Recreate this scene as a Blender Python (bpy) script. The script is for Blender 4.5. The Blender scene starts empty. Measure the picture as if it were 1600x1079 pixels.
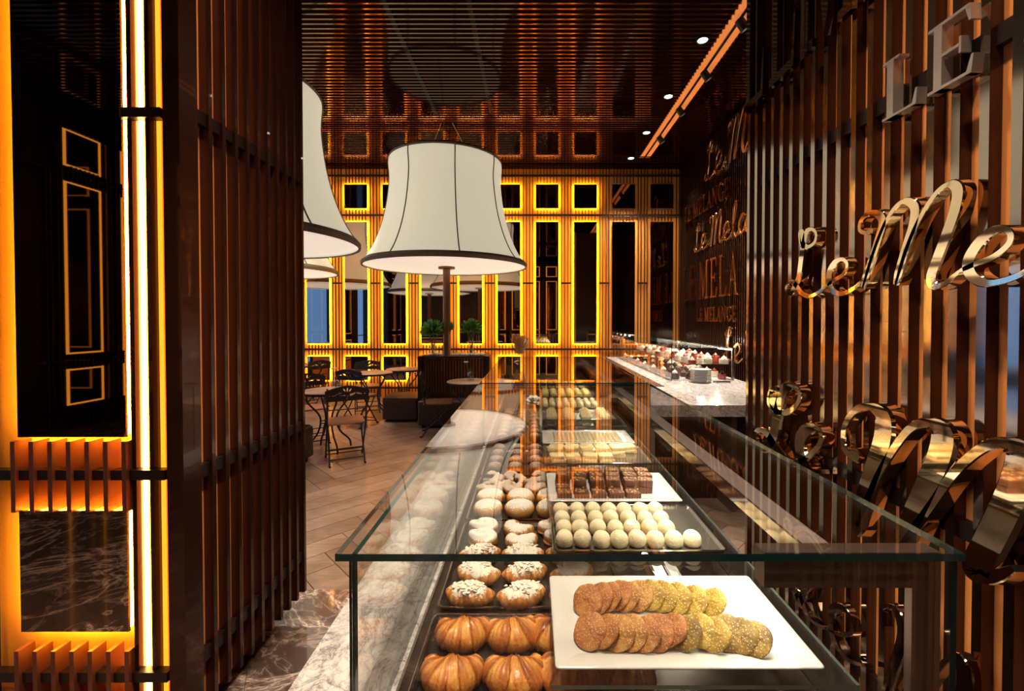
import bpy, bmesh, math, random
from math import sin, cos, pi, radians, sqrt, atan2
from mathutils import Vector, Matrix

SC = bpy.context.scene
COL = SC.collection
rnd = random.Random(7)

# ------------------------------------------------------------------ camera, world, light, exposure
FPX, CX, CY, PITCH, EYE = 690.0, 832.0, 511.0, radians(0.9), 1.6
cd = bpy.data.cameras.new('camera')
cam = bpy.data.objects.new('camera', cd)
COL.objects.link(cam)
cd.sensor_width = 36.0
cd.sensor_fit = 'HORIZONTAL'
cd.lens = FPX / 1600 * 36.0
cd.shift_x = (800 - CX) / 1600
cd.shift_y = -(539.5 - CY) / 1600
cd.clip_start = 0.02
cam.location = (0, 0, EYE)
cam.rotation_euler = (pi / 2 - PITCH, 0, 0)
SC.camera = cam
SC.view_settings.view_transform = 'Standard'
SC.view_settings.look = 'None'
SC.view_settings.gamma = 1.0
SC.view_settings.use_curve_mapping = False
SC.view_settings.exposure = 0.45
try:
    SC.cycles.transparent_max_bounces = 24
    SC.cycles.max_bounces = 12
    SC.cycles.glossy_bounces = 7
    SC.cycles.diffuse_bounces = 4
    SC.cycles.sample_clamp_indirect = 4.0
    SC.cycles.caustics_reflective = False
    SC.cycles.caustics_refractive = False
except Exception:
    pass

w = bpy.data.worlds.new('dusk_sky')
SC.world = w
w.use_nodes = True
nt = w.node_tree
bg = nt.nodes['Background']
tc = nt.nodes.new('ShaderNodeTexCoord')
sp = nt.nodes.new('ShaderNodeSeparateXYZ')
rp = nt.nodes.new('ShaderNodeValToRGB')
nt.links.new(tc.outputs['Generated'], sp.inputs[0])
nt.links.new(sp.outputs['Z'], rp.inputs[0])
nt.links.new(rp.outputs[0], bg.inputs[0])
rp.color_ramp.elements[0].position = 0.0
rp.color_ramp.elements[0].color = (0.10, 0.23, 0.50, 1)
rp.color_ramp.elements[1].position = 0.6
rp.color_ramp.elements[1].color = (0.10, 0.28, 0.70, 1)
bg.inputs[1].default_value = 2.0


def ray(px, py):
    dx, dy = (px - CX) / FPX, -(py - CY) / FPX
    Y = cos(PITCH) + dy * sin(PITCH)
    Z = -sin(PITCH) + dy * cos(PITCH)
    return dx / Y, Z / Y


def onY(px, py, Y):
    a, b = ray(px, py)
    return Vector((a * Y, Y, EYE + b * Y))


def onX(px, py, X):
    a, b = ray(px, py)
    Y = X / a
    return Vector((X, Y, EYE + b * Y))


def lamp(name, kind, loc, energy, color, rot=(0, 0, 0), **kw):
    d = bpy.data.lights.new(name, kind)
    d.energy = energy
    d.color = color
    for k, v in kw.items():
        setattr(d, k, v)
    o = bpy.data.objects.new(name, d)
    COL.objects.link(o)
    o.location = loc
    o.rotation_euler = rot
    return o


# ------------------------------------------------------------------ materials
MATS = {}


class NT:
    def __init__(s, name):
        m = bpy.data.materials.new(name)
        m.use_nodes = True
        s.m, s.t = m, m.node_tree
        s.b = s.t.nodes['Principled BSDF']
        s.out = s.t.nodes['Material Output']
        MATS[name] = m

    def n(s, typ, **kw):
        x = s.t.nodes.new('ShaderNode' + typ)
        for k, v in kw.items():
            if k.startswith('i_'):
                key = k[2:].replace('_', ' ')
                x.inputs[key].default_value = v
            else:
                setattr(x, k, v)
        return x

    def l(s, a, b):
        s.t.links.new(a, b)

    def coord(s, scale=(1, 1, 1), rot=(0, 0, 0)):
        c = s.n('TexCoord')
        m = s.n('Mapping')
        m.inputs['Scale'].default_value = scale
        m.inputs['Rotation'].default_value = rot
        s.l(c.outputs['Object'], m.inputs[0])
        return m.outputs[0]

    def noise(s, vec, scale, detail=4, rough=.55, dist=0):
        x = s.n('TexNoise')
        x.inputs['Scale'].default_value = scale
        x.inputs['Detail'].default_value = detail
        x.inputs['Roughness'].default_value = rough
        x.inputs['Distortion'].default_value = dist
        s.l(vec, x.inputs['Vector'])
        return x.outputs['Fac']

    def ramp(s, fac, stops):
        r = s.n('ValToRGB')
        e = r.color_ramp.elements
        while len(e) < len(stops):
            e.new(0.5)
        for i, (p, c) in enumerate(stops):
            e[i].position = p
            e[i].color = (c[0], c[1], c[2], 1)
        s.l(fac, r.inputs[0])
        return r.outputs[0]

    def mix(s, fac, a, b, mode='MIX'):
        x = s.n('MixRGB', blend_type=mode)
        for v, i in ((fac, 0), (a, 1), (b, 2)):
            if isinstance(v, (int, float)):
                x.inputs[i].default_value = v
            elif isinstance(v, tuple):
                x.inputs[i].default_value = (v[0], v[1], v[2], 1)
            else:
                s.l(v, x.inputs[i])
        return x.outputs[0]

    def math(s, op, a, b=0.0, c=None):
        x = s.n('Math', operation=op)
        for i, v in enumerate((a, b) if c is None else (a, b, c)):
            if isinstance(v, (int, float)):
                x.inputs[i].default_value = v
            else:
                s.l(v, x.inputs[i])
        return x.outputs[0]

    def set(s, color=None, rough=None, metal=None, coat=None, spec=None):
        for key, v in (('Base Color', color), ('Roughness', rough), ('Metallic', metal), ('Coat Weight', coat), ('Specular IOR Level', spec)):
            if v is None:
                continue
            if isinstance(v, tuple):
                s.b.inputs[key].default_value = (v[0], v[1], v[2], 1)
            elif isinstance(v, (int, float)):
                s.b.inputs[key].default_value = v
            else:
                s.l(v, s.b.inputs[key])

    def bump(s, h, strength=.3, dist=.002):
        x = s.n('Bump')
        x.inputs['Strength'].default_value = strength
        x.inputs['Distance'].default_value = dist
        s.l(h, x.inputs['Height'])
        s.l(x.outputs[0], s.b.inputs['Normal'])

    def attr(s, name):
        a = s.n('Attribute', attribute_name=name)
        return a.outputs['Fac']


def plain(name, color, rough=.5, metal=0., var=.12, scale=30, bump=0, coat=0):
    t = NT(name)
    v = t.coord()
    f = t.noise(v, scale)
    d = tuple(c * (1 - var) for c in color)
    u = tuple(min(1, c * (1 + var)) for c in color)
    t.set(color=t.ramp(f, [(.3, d), (.7, u)]), rough=rough, metal=metal, coat=coat)
    if bump:
        t.bump(f, .5, bump)
    return t.m


def emit(name, color, strength):
    t = NT(name)
    t.set(color=color, rough=.6)
    t.b.inputs['Emission Color'].default_value = (*color, 1)
    t.b.inputs['Emission Strength'].default_value = strength
    return t.m


def glassmat(name, tint, f0=.055, grow=1.0):
    t = NT(name)
    g = t.n('NewGeometry')
    d = t.n('VectorMath', operation='DOT_PRODUCT')
    t.l(g.outputs['Incoming'], d.inputs[0])
    t.l(g.outputs['Normal'], d.inputs[1])
    c = t.math('ABSOLUTE', d.outputs['Value'])
    p = t.math('POWER', t.math('SUBTRACT', 1.0, c), 5.0)
    fac = t.math('ADD', t.math('MULTIPLY', p, (1 - f0) * grow), f0)
    tr = t.n('BsdfTransparent')
    tr.inputs[0].default_value = (*tint, 1)
    gl = t.n('BsdfGlossy')
    gl.inputs['Roughness'].default_value = 0.0
    gl.inputs['Color'].default_value = (1, 1, 1, 1)
    mx = t.n('MixShader')
    t.l(fac, mx.inputs[0])
    t.l(tr.outputs[0], mx.inputs[1])
    t.l(gl.outputs[0], mx.inputs[2])
    t.l(mx.outputs[0], t.out.inputs[0])
    return t.m


GLASS = glassmat('clear_glass', (.985, .995, .985))
GLASS_EDGE = None
t = NT('glass_edge_teal')
t.set(color=(.006, .040, .042), rough=.10, coat=.5)
GLASS_EDGE = t.m
PALE_EDGE = plain('pale_glass_edge', (.16, .20, .17), .12, 0, .1, 8, coat=.4)
JAR = glassmat('jar_glass', (.93, .95, .94), f0=.06)

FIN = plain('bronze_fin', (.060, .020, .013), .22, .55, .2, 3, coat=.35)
FIN_BACK = plain('copper_bronze_fin', (.045, .014, .008), .5, 0, .2, 3)
MATTE = plain('matte_black_paint', (.008, .006, .005), .9, 0)
FIN_NEAR = plain('dark_bronze_side', (.060, .022, .013), .30, .55, .15, 2, coat=.12)
FIN_EDGE = plain('polished_fin_edge', (.50, .42, .36), .10, 1.0, .05, 2)
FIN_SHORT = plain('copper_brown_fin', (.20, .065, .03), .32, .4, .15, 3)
FIN_DARK = plain('dark_bronze_fin', (.04, .016, .012), .25, .4, .2, 3, coat=.25)
RAIL = plain('black_bronze_rail', (.02, .010, .008), .35, .3, .2, 10)
t = NT('amber_backing')
v = t.coord((1, 1, .15))
f = t.noise(v, 6, 5)
t.set(color=t.ramp(f, [(.3, (.76, .28, .05)), (.7, (.90, .38, .08))]), rough=.42, spec=.4)
AMBER = t.m
t = NT('copper_backing')
v = t.coord((1, 1, .12))
f = t.noise(v, 5, 5)
t.set(color=t.ramp(f, [(.3, (.78, .26, .07)), (.7, (.92, .34, .10))]), rough=.34, spec=.5, coat=.25)
COPPER = t.m
DARKWALL = plain('dark_brown_panel', (.03, .013, .009), .35, .1, .25, 4)
MIRROR = plain('bronze_mirror', (.40, .345, .31), .015, 1.0, .02, 2)
MIRROR_D = plain('smoked_mirror', (.20, .15, .125), .03, 1.0, .03, 2)
CEILP = plain('ceiling_gloss_panel', (.15, .060, .032), .16, .4, .1, 2)
SLAT = plain('ceiling_slat_bronze', (.22, .145, .10), .08, 1.0, .06, 2)
LED = emit('amber_led', (1.0, .56, .035), 50.0)
LED2 = emit('soft_amber_led', (1.0, .36, .02), 1.25)
LED_DIM = emit('dim_amber_led', (1.0, .36, .03), .9)
LEDW = emit('warm_led_core', (1.0, .58, .14), 26.0)
SLOT = emit('glowing_slot_backing', (.75, .22, .05), .55)  # slot backing given its own glow in place of hidden LED light
SHADE = None
t = NT('lamp_shade_fabric')
v = t.coord()
f = t.noise(v, 220, 2)
t.set(color=(.80, .76, .66), rough=.9)
t.b.inputs['Emission Color'].default_value = (.86, .77, .555, 1)
t.b.inputs['Emission Strength'].default_value = .43
t.bump(f, .15, .002)
SHADE = t.m
DIFF = emit('lamp_diffuser', (1.0, .89, .73), .50)
SEAM = plain('lamp_trim', (.22, .16, .12), .8)
BRONZE = plain('bronze_pole', (.16, .075, .04), .3, .7)
CABLE = plain('steel_cable', (.5, .4, .3), .4, .8)
BLACK = plain('black_metal', (.014, .012, .011), .4, .4)
IRON = plain('wrought_iron', (.03, .022, .020), .45, .4)
STEEL = plain('brushed_steel', (.55, .52, .48), .25, .9)
FRAME = plain('case_frame_metal', (.115, .075, .062), .38, .6)
PROFILE = plain('polished_profile', (.62, .55, .48), .07, 1.0, .04)
t = NT('grey_profile_top')
t.set(color=(.20, .15, .145), rough=.5)
PROFTOP = t.m
DECK = plain('case_deck', (.055, .038, .032), .3, .4)
CASE_LED = emit('case_led', (1.0, .88, .68), 5.0)
LEATHER = plain('brown_leather', (.045, .026, .020), .42, 0, .15, 40, bump=.002)
WOODSEAT = plain('chair_seat_wood', (.20, .085, .05), .35)
TABLETOP = plain('table_top_stone', (.42, .27, .18), .3, 0, .1, 20)
PORC = plain('white_porcelain', (.62, .615, .60), .12, 0, .01, 10, coat=.3)
TRAYM = plain('tray_dark', (.035, .030, .028), .28, .5)
TRAYG = plain('tray_grey', (.16, .145, .125), .25, .6)
CHROME = plain('chrome_rim', (.6, .56, .5), .12, 1.0)
GOLD = plain('copper_gold_mirror', (.97, .74, .47), .04, 1.0, .05, 2)
SILVER = plain('silver_mirror', (.80, .73, .66), .33, .85, .10, 14)
GOLD_FAR = plain('satin_copper_letter', (.95, .55, .28), .18, 1.0, .05, 2)
DARKLET = plain('bronze_mirror_letter', (.36, .27, .22), .06, 1.0, .05, 2)
LEAF = plain('leaf_green', (.10, .27, .05), .5, 0, .5, 25)
PEBBLE = plain('white_pebbles', (.75, .68, .60), .6, 0, .25, 60)
FLOWER = plain('white_petal', (.85, .78, .68), .6)
STEMG = plain('flower_stem', (.10, .13, .05), .6)

t = NT('white_marble')
v = t.coord((1, .7, 1))
f1 = t.noise(v, 9, 8, .62, 1.4)
f2 = t.noise(v, 26, 6, .6, .8)
a = t.math('ABSOLUTE', t.math('SUBTRACT', f1, .5))
b_ = t.math('ABSOLUTE', t.math('SUBTRACT', f2, .5))
c1 = t.ramp(a, [(.0, (.27, .25, .25)), (.022, (.56, .53, .525)), (.10, (.70, .67, .66))])
c2 = t.ramp(b_, [(.0, (.50, .48, .48)), (.03, (.92, .91, .90)), (.12, (1, 1, 1))])
t.set(color=t.mix(.8, c1, c2, 'MULTIPLY'), rough=.14, coat=.3)
MARBLE = t.m
t = NT('dark_marble')
v = t.coord((1, 1, 1), (0, 0, .5))
f1 = t.noise(v, 1.5, 8, .60, 1.5)
f2 = t.noise(v, 3.4, 7, .62, 1.0)
f3 = t.noise(v, 1.1, 3)
a = t.math('ABSOLUTE', t.math('SUBTRACT', f1, .5))
b_ = t.math('ABSOLUTE', t.math('SUBTRACT', f2, .48))
base = t.ramp(f3, [(.3, (.050, .032, .026)), (.7, (.115, .080, .066))])
v1 = t.ramp(a, [(.0, (.55, .46, .40)), (.008, (.16, .12, .10)), (.03, (0, 0, 0))])
v2 = t.ramp(b_, [(.0, (.22, .17, .14)), (.012, (.05, .04, .03)), (.04, (0, 0, 0))])
t.set(color=t.mix(1., t.mix(1., base, v1, 'ADD'), v2, 'ADD'), rough=.10, coat=.4)
DMARBLE = t.m
t = NT('travertine_plank')
oi = t.n('ObjectInfo')
v = t.coord((1, 1, 1))
f = t.noise(v, 3.5, 7, .6, .6)
f2 = t.noise(t.coord((1.5, 9, 1), (0, 0, .785)), 4, 5, .6, .4)
base = t.ramp(f, [(.25, (.175, .12, .088)), (.75, (.37, .272, .212))])
st = t.ramp(f2, [(.35, (.72, .70, .68)), (.65, (1.05, 1.0, .97))])
tone = t.ramp(oi.outputs['Random'], [(0, (.78, .76, .74)), (1, (1.12, 1.1, 1.08))])
t.set(color=t.mix(1., t.mix(1., base, st, 'MULTIPLY'), tone, 'MULTIPLY'), rough=.30, coat=.08)
PLANK = t.m
GROUT = plain('floor_bed', (.09, .06, .045), .8)


def pastry(name, dark, mid, light, sugar_col=None, rough=.38, coat=.25, streak=True, spk=None):
    t = NT(name)
    v = t.coord()
    tone = t.attr('tone')
    f = t.noise(v, 45, 5, .6)
    f2 = t.noise(t.coord((1, 1, 1)), 160, 3)
    s = t.math('ADD', t.math('MULTIPLY', tone, .75), t.math('MULTIPLY', t.math('SUBTRACT', f, .5), .8))
    col = t.ramp(s, [(.0, light), (.40, mid), (.85, dark)])
    if spk:
        vo = t.n('TexVoronoi')
        vo.inputs['Scale'].default_value = spk[0]
        t.l(v, vo.inputs['Vector'])
        k = t.ramp(vo.outputs['Distance'], [(spk[2], (1, 1, 1)), (spk[2] + .12, (0, 0, 0))])
        col = t.mix(k, col, spk[1])
    r = rough
    if sugar_col:
        su = t.attr('sugar')
        g = t.math('ADD', su, t.math('MULTIPLY', t.math('SUBTRACT', f2, .5), 1.1))
        g = t.math('ADD', g, t.math('MULTIPLY', t.math('SUBTRACT', f, .5), .7))
        k = t.ramp(g, [(.40, (0, 0, 0)), (.62, (1, 1, 1))])
        col = t.mix(k, col, sugar_col)
        r = t.math('ADD', t.math('MULTIPLY', k, .45), rough)
        coat = 0
    t.set(color=col, rough=r, coat=coat)
    t.bump(t.math('ADD', f2, f), .5, .004)
    return t.m


CRO = pastry('croissant_crust', (.20, .042, .008), (.50, .155, .024), (.76, .37, .085), rough=.30, coat=.35)
CROA = pastry('almond_croissant_crust', (.27, .08, .018), (.58, .22, .045), (.78, .42, .13), (.90, .83, .74))
TWIST = pastry('sugared_twist_crust', (.30, .10, .03), (.58, .25, .07), (.75, .45, .2), (.92, .86, .80))
BUN = pastry('sugared_bun_crust', (.38, .14, .04), (.68, .34, .11), (.85, .58, .28), (.92, .88, .82), rough=.5)
SWIRL = pastry('chocolate_swirl_crust', (.09, .025, .012), (.30, .10, .035), (.55, .25, .09), (.75, .6, .5))
MUFFIN = pastry('dark_muffin_crust', (.035, .012, .008), (.10, .035, .02), (.22, .09, .045), (.55, .42, .36))
BALL = pastry('coconut_ball', (.60, .46, .24), (.74, .63, .40), (.80, .72, .52), rough=.8, coat=0)
BROWNIE = pastry('brownie_crumb', (.045, .014, .007), (.10, .034, .015), (.19, .075, .033), rough=.6, coat=0)
NUT = plain('walnut_piece', (.42, .25, .11), .6, 0, .3, 90)
SESR = pastry('sesame_cookie_red', (.20, .055, .012), (.36, .12, .028), (.50, .22, .06), rough=.6, coat=0, spk=(230, (.62, .36, .14), .22))
SESM = pastry('sesame_cookie_tan', (.22, .075, .015), (.40, .17, .035), (.55, .29, .08), rough=.6, coat=0, spk=(230, (.70, .46, .17), .24))
SESY = pastry('pistachio_cookie', (.14, .075, .010), (.34, .20, .025), (.50, .34, .06), rough=.6, coat=0, spk=(200, (.66, .50, .12), .26))
SESD = pastry('dark_pistachio_cookie', (.07, .035, .008), (.18, .10, .016), (.30, .19, .04), rough=.6, coat=0, spk=(200, (.52, .38, .09), .22))
ALMSQ = pastry('almond_square', (.55, .34, .12), (.80, .62, .32), (.90, .78, .52), rough=.6, coat=0, spk=(90, (.35, .22, .08), .10))
TART = pastry('tartlet_shell', (.55, .36, .14), (.76, .58, .28), (.86, .74, .45), rough=.6, coat=0)
TARTF = plain('tartlet_filling', (.16, .10, .05), .4, 0, .4, 200)
ROLL = pastry('pale_roll', (.55, .36, .13), (.80, .62, .33), (.90, .78, .52), rough=.5, coat=.1)
YELLOW = pastry('yellow_puff', (.55, .32, .05), (.80, .58, .14), (.90, .72, .28), rough=.5, coat=.1)
CHOCO = plain('chocolate_glaze', (.06, .018, .010), .25, 0, .4, 60)
CREAM = plain('whipped_cream', (.82, .72, .58), .6, 0, .15, 60)
BERRY = plain('berry_red', (.30, .03, .02), .3, 0, .4, 60)
STICK = plain('cinnamon_stick', (.58, .27, .11), .6, 0, .4, 50)

# ------------------------------------------------------------------ mesh helpers
class MB:
    def __init__(s):
        s.v, s.f, s.mi, s.tone, s.sug = [], [], [], {}, {}

    def add(s, verts, faces, mi=0):
        o = len(s.v)
        s.v += [tuple(x) for x in verts]
        for k, f in enumerate(faces):
            s.f.append(tuple(i + o for i in f))
            s.mi.append(mi[k] if isinstance(mi, (list, tuple)) else mi)
        return o

    def box(s, x0, x1, y0, y1, z0, z1, mi=0, edge=None):
        vs = [(x0, y0, z0), (x1, y0, z0), (x1, y1, z0), (x0, y1, z0), (x0, y0, z1), (x1, y0, z1), (x1, y1, z1), (x0, y1, z1)]
        fs = [(0, 3, 2, 1), (4, 5, 6, 7), (0, 1, 5, 4), (2, 3, 7, 6), (1, 2, 6, 5), (3, 0, 4, 7)]
        m = mi
        if edge is not None:
            d = (z1 - z0, y1 - y0, x1 - x0)
            thin = min(d)
            m = [mi if d[k // 2] == thin else edge for k in range(6)]
        s.add(vs, fs, m)
        return s

    def prism(s, poly, z0, z1, mi=0, f=None):
        n = len(poly)
        vs = [(p[0], p[1], z0) for p in poly] + [(p[0], p[1], z1) for p in poly]
        if f:
            vs = [f(*q) for q in vs]
        fs = [tuple(range(n - 1, -1, -1)), tuple(range(n, 2 * n))]
        fs += [(i, (i + 1) % n, n + (i + 1) % n, n + i) for i in range(n)]
        s.add(vs, fs, mi)
        return s

    def lathe(s, prof, n=24, mi=0, c=(0, 0, 0), cap0=False, cap1=False):
        vs = []
        for r, z in prof:
            for k in range(n):
                a = 2 * pi * k / n
                vs.append((c[0] + r * cos(a), c[1] + r * sin(a), c[2] + z))
        fs = []
        for i in range(len(prof) - 1):
            for k in range(n):
                fs.append((i * n + k, i * n + (k + 1) % n, (i + 1) * n + (k + 1) % n, (i + 1) * n + k))
        if cap0:
            fs.append(tuple(range(n - 1, -1, -1)))
        if cap1:
            o = (len(prof) - 1) * n
            fs.append(tuple(range(o, o + n)))
        s.add(vs, fs, mi)
        return s

    def tube(s, pts, r, n=8, mi=0, cap=True):
        pts = [Vector(p) for p in pts]
        R = r if isinstance(r, (list, tuple)) else [r] * len(pts)
        vs, up = [], None
        for i, p in enumerate(pts):
            d = (pts[min(i + 1, len(pts) - 1)] - pts[max(i - 1, 0)]).normalized()
            if up is None:
                up = Vector((0, 0, 1)) if abs(d.z) < .9 else Vector((1, 0, 0))
            a = d.cross(up).normalized()
            b = a.cross(d).normalized()
            up = b
            for k in range(n):
                t_ = 2 * pi * k / n
                vs.append(p + (a * cos(t_) + b * sin(t_)) * R[i])
        fs = []
        for i in range(len(pts) - 1):
            for k in range(n):
                fs.append((i * n + k, i * n + (k + 1) % n, (i + 1) * n + (k + 1) % n, (i + 1) * n + k))
        if cap:
            fs.append(tuple(range(n - 1, -1, -1)))
            fs.append(tuple(range((len(pts) - 1) * n, len(pts) * n)))
        s.add(vs, fs, mi)
        return s

    def loops(s, loops, mi=0, cap0=True, cap1=True):
        n = len(loops[0])
        vs = [p for L in loops for p in L]
        fs = []
        for i in range(len(loops) - 1):
            for k in range(n):
                fs.append((i * n + k, i * n + (k + 1) % n, (i + 1) * n + (k + 1) % n, (i + 1) * n + k))
        if cap0:
            fs.append(tuple(range(n - 1, -1, -1)))
        if cap1:
            fs.append(tuple(range((len(loops) - 1) * n, len(loops) * n)))
        s.add(vs, fs, mi)
        return s

    def grid(s, fn, nu, nv, wrap_v=True, mi=0):
        """fn(i, j) -> (pos, tone, sugar)"""
        o = len(s.v)
        for i in range(nu):
            for j in range(nv):
                p, tn, sg = fn(i, j)
                s.tone[len(s.v)] = tn
                s.sug[len(s.v)] = sg
                s.v.append(tuple(p))
        for i in range(nu - 1):
            for j in range(nv if wrap_v else nv - 1):
                j2 = (j + 1) % nv
                s.f.append((o + i * nv + j, o + i * nv + j2, o + (i + 1) * nv + j2, o + (i + 1) * nv + j))
                s.mi.append(mi)
        return s

    def mesh(s, name, mats, smooth=True, angle=35):
        me = bpy.data.meshes.new(name)
        me.from_pydata(s.v, [], s.f)
        for m in mats if isinstance(mats, (list, tuple)) else [mats]:
            me.materials.append(m)
        me.polygons.foreach_set('material_index', s.mi)
        if s.tone:
            for nm, d in (('tone', s.tone), ('sugar', s.sug)):
                a = me.attributes.new(nm, 'FLOAT', 'POINT')
                a.data.foreach_set('value', [d.get(i, 0.0) for i in range(len(s.v))])
        bm = bmesh.new()
        bm.from_mesh(me)
        bmesh.ops.recalc_face_normals(bm, faces=bm.faces)
        bm.to_mesh(me)
        bm.free()
        if smooth:
            me.polygons.foreach_set('use_smooth', [True] * len(me.polygons))
            if angle:
                me.set_sharp_from_angle(angle=radians(angle))
        me.update()
        return me


def link(name, me, parent=None, loc=(0, 0, 0), rot=(0, 0, 0)):
    o = bpy.data.objects.new(name, me)
    COL.objects.link(o)
    o.location = loc
    o.rotation_euler = rot
    if parent:
        o.parent = parent
    return o


def build(name, mb, mats, parent=None, loc=(0, 0, 0), rot=(0, 0, 0), smooth=True, angle=35):
    return link(name, mb.mesh(name, mats, smooth, angle), parent, loc, rot)


def tag(o, label=None, cat=None, group=None, kind=None):
    if label:
        o['label'] = label
    if cat:
        o['category'] = cat
    if group:
        o['group'] = group
    if kind:
        o['kind'] = kind
    return o


def thing(name, label, cat, loc=(0, 0, 0), rz=0, group=None):
    o = bpy.data.objects.new(name, None)
    COL.objects.link(o)
    o.location = loc
    o.rotation_euler = (0, 0, rz)
    return tag(o, label, cat, group)


KIDS = {}


def copy_tree(o, label=None, loc=None, rz=None, parent=None):
    c = o.copy()
    COL.objects.link(c)
    if parent:
        c.parent = parent
    if label:
        c['label'] = label
    if loc is not None:
        c.location = loc
    if rz is not None:
        c.rotation_euler = (0, 0, rz)
    for ch in list(o.children):
        copy_tree(ch, parent=c)
    return c


BOXES = {}


def boxmesh(name, w_, d, h, m):
    k = (name, round(w_, 4), round(d, 4), round(h, 4), m.name)
    if k not in BOXES:
        BOXES[k] = MB().box(-w_ / 2, w_ / 2, -d / 2, d / 2, 0, h).mesh(name, m, False)
    return BOXES[k]


def clip(poly, a, b, c):
    """keep a*x+b*y >= c"""
    out = []
    for i in range(len(poly)):
        p, q = poly[i], poly[(i + 1) % len(poly)]
        dp, dq = a * p[0] + b * p[1] - c, a * q[0] + b * q[1] - c
        if dp >= 0:
            out.append(p)
        if (dp > 0 > dq) or (dp < 0 < dq):
            k = dp / (dp - dq)
            out.append((p[0] + (q[0] - p[0]) * k, p[1] + (q[1] - p[1]) * k))
    return out


def area(p):
    return abs(sum(p[i][0] * p[(i + 1) % len(p)][1] - p[(i + 1) % len(p)][0] * p[i][1] for i in range(len(p)))) / 2


def crom(pts, n=8):
    P = [Vector(p) for p in pts]
    out = []
    for i in range(len(P) - 1):
        p0, p1, p2, p3 = P[max(i - 1, 0)], P[i], P[i + 1], P[min(i + 2, len(P) - 1)]
        for k in range(n):
            t_ = k / n
            out.append(.5 * ((2 * p1) + (p2 - p0) * t_ + (2 * p0 - 5 * p1 + 4 * p2 - p3) * t_ ** 2 + (3 * p1 - p0 - 3 * p2 + p3) * t_ ** 3))
    out.append(P[-1])
    return out


ORD = ['first', 'second', 'third', 'fourth', 'fifth', 'sixth', 'seventh', 'eighth', 'ninth', 'tenth', 'eleventh', 'twelfth', 'thirteenth', 'fourteenth', 'fifteenth', 'sixteenth']

# ------------------------------------------------------------------ room shell
XL, XR, YB, YF, H = -6.9, 3.1, 9.2, -5.0, 4.73
FLOOR = tag(build('floor', MB().box(XL - .2, 4.2, YF - .2, YB + .2, -.10, -.010), GROUT, smooth=False), kind='structure')
# herringbone planks beyond the entrance, dark marble tiles in front
YT = 2.6
pw, pl = .20, 1.0
ca, sa = cos(radians(45)), sin(radians(45))
cand = []
for i in range(-60, 60):
    for j in range(-14, 14):
        ox, oy = i * pw + j * pl, i * pw - j * pl
        for rect in ((ox, oy, pl, pw), (ox + pl, oy + pw - pl, pw, pl)):
            g = .0025
            x0, y0, a_, b_ = rect
            P = [(x0 + g, y0 + g), (x0 + a_ - g, y0 + g), (x0 + a_ - g, y0 + b_ - g), (x0 + g, y0 + b_ - g)]
            P = [(x * ca - y * sa - 2.0, x * sa + y * ca + 5) for x, y in P]
            for h_ in ((1, 0, XL), (-1, 0, -XR), (0, 1, YT), (0, -1, -YB)):
                P = clip(P, *h_) if len(P) > 2 else P
            if len(P) > 2 and area(P) > .002:
                cy = sum(p[1] for p in P) / len(P)
                cx = sum(p[0] for p in P) / len(P)
                cand.append((cy + .35 * abs(cx + 1.5), P))
cand.sort(key=lambda q: q[0])
far = MB()
for k, (cy, P) in enumerate(cand):
    if k < 290:
        build('plank', MB().prism(P, -.01, 0), PLANK, FLOOR, smooth=False)
    else:
        far.prism(P, -.01, 0)
if far.v:
    tag(build('plank', far, PLANK, FLOOR, smooth=False), kind='stuff')
ts = .62
far = MB()
for i in range(-22, 22):
    for j in range(-22, 22):
        g = .0015
        x0, y0 = i * ts + .2, j * ts
        P = [(x0 + g, y0 + g), (x0 + ts - g, y0 + g), (x0 + ts - g, y0 + ts - g), (x0 + g, y0 + ts - g)]
        an = radians(28)
        P = [(x * cos(an) - y * sin(an) - .3, x * sin(an) + y * cos(an) + 1) for x, y in P]
        for h_ in ((1, 0, XL), (-1, 0, -4.0), (0, 1, YF), (0, -1, -YT)):
            P = clip(P, *h_) if len(P) > 2 else P
        if len(P) > 2 and area(P) > .002:
            cx, cy = sum(p[0] for p in P) / len(P), sum(p[1] for p in P) / len(P)
            if cy > 1.2 and -2.4 < cx < 1.4:
                build('tile', MB().prism(P, -.01, 0), DMARBLE, FLOOR, smooth=False)
            else:
                far.prism(P, -.01, 0)
tag(build('tile', far, DMARBLE, FLOOR, smooth=False), kind='stuff')

# ceiling with slats across, a slot along the counter
CEIL = tag(build('ceiling', MB().box(XL - .2, 4.2, YF - .2, YB + .2, H, H + .12), CEILP, smooth=False), kind='structure')
SX0, SX1, SY0, SY1 = 2.05, 2.25, 1.5, 8.47
pitch = .075
y = YB - .10
small = MB()
cut_l = boxmesh('slat', SX0 - XL, .018, .030, SLAT)
cut_r = boxmesh('slat', 4.1 - SX1, .018, .030, SLAT)
full = boxmesh('slat', 4.1 - XL, .018, .030, SLAT)
while y > YF:
    if y > SY1:
        link('slat', full, CEIL, ((XL + 4.1) / 2, y, H - .030))
    elif y > SY0:
        link('slat', cut_l, CEIL, ((XL + SX0) / 2, y, H - .030))
        link('slat', cut_r, CEIL, ((SX1 + 4.1) / 2, y, H - .030))
    else:
        small.box(XL, 4.1, y - .009, y + .009, H - .03, H)
    y -= pitch
tag(build('slat', small, SLAT, CEIL, smooth=False), kind='stuff')
for xx in (-1.45, -.62):
    link('cross_bearer', MB().box(-.025, .025, -3, 4.2, -.028, -.004).mesh('cross_bearer', MATTE, False), CEIL, (xx, 2.5, H))
build('glowing_backing', MB().box(SX0, SX1, SY0, SY1, H - .006, H - .001), SLOT, CEIL, smooth=False)  # orange slot backing, its lighting built in as glow
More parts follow.
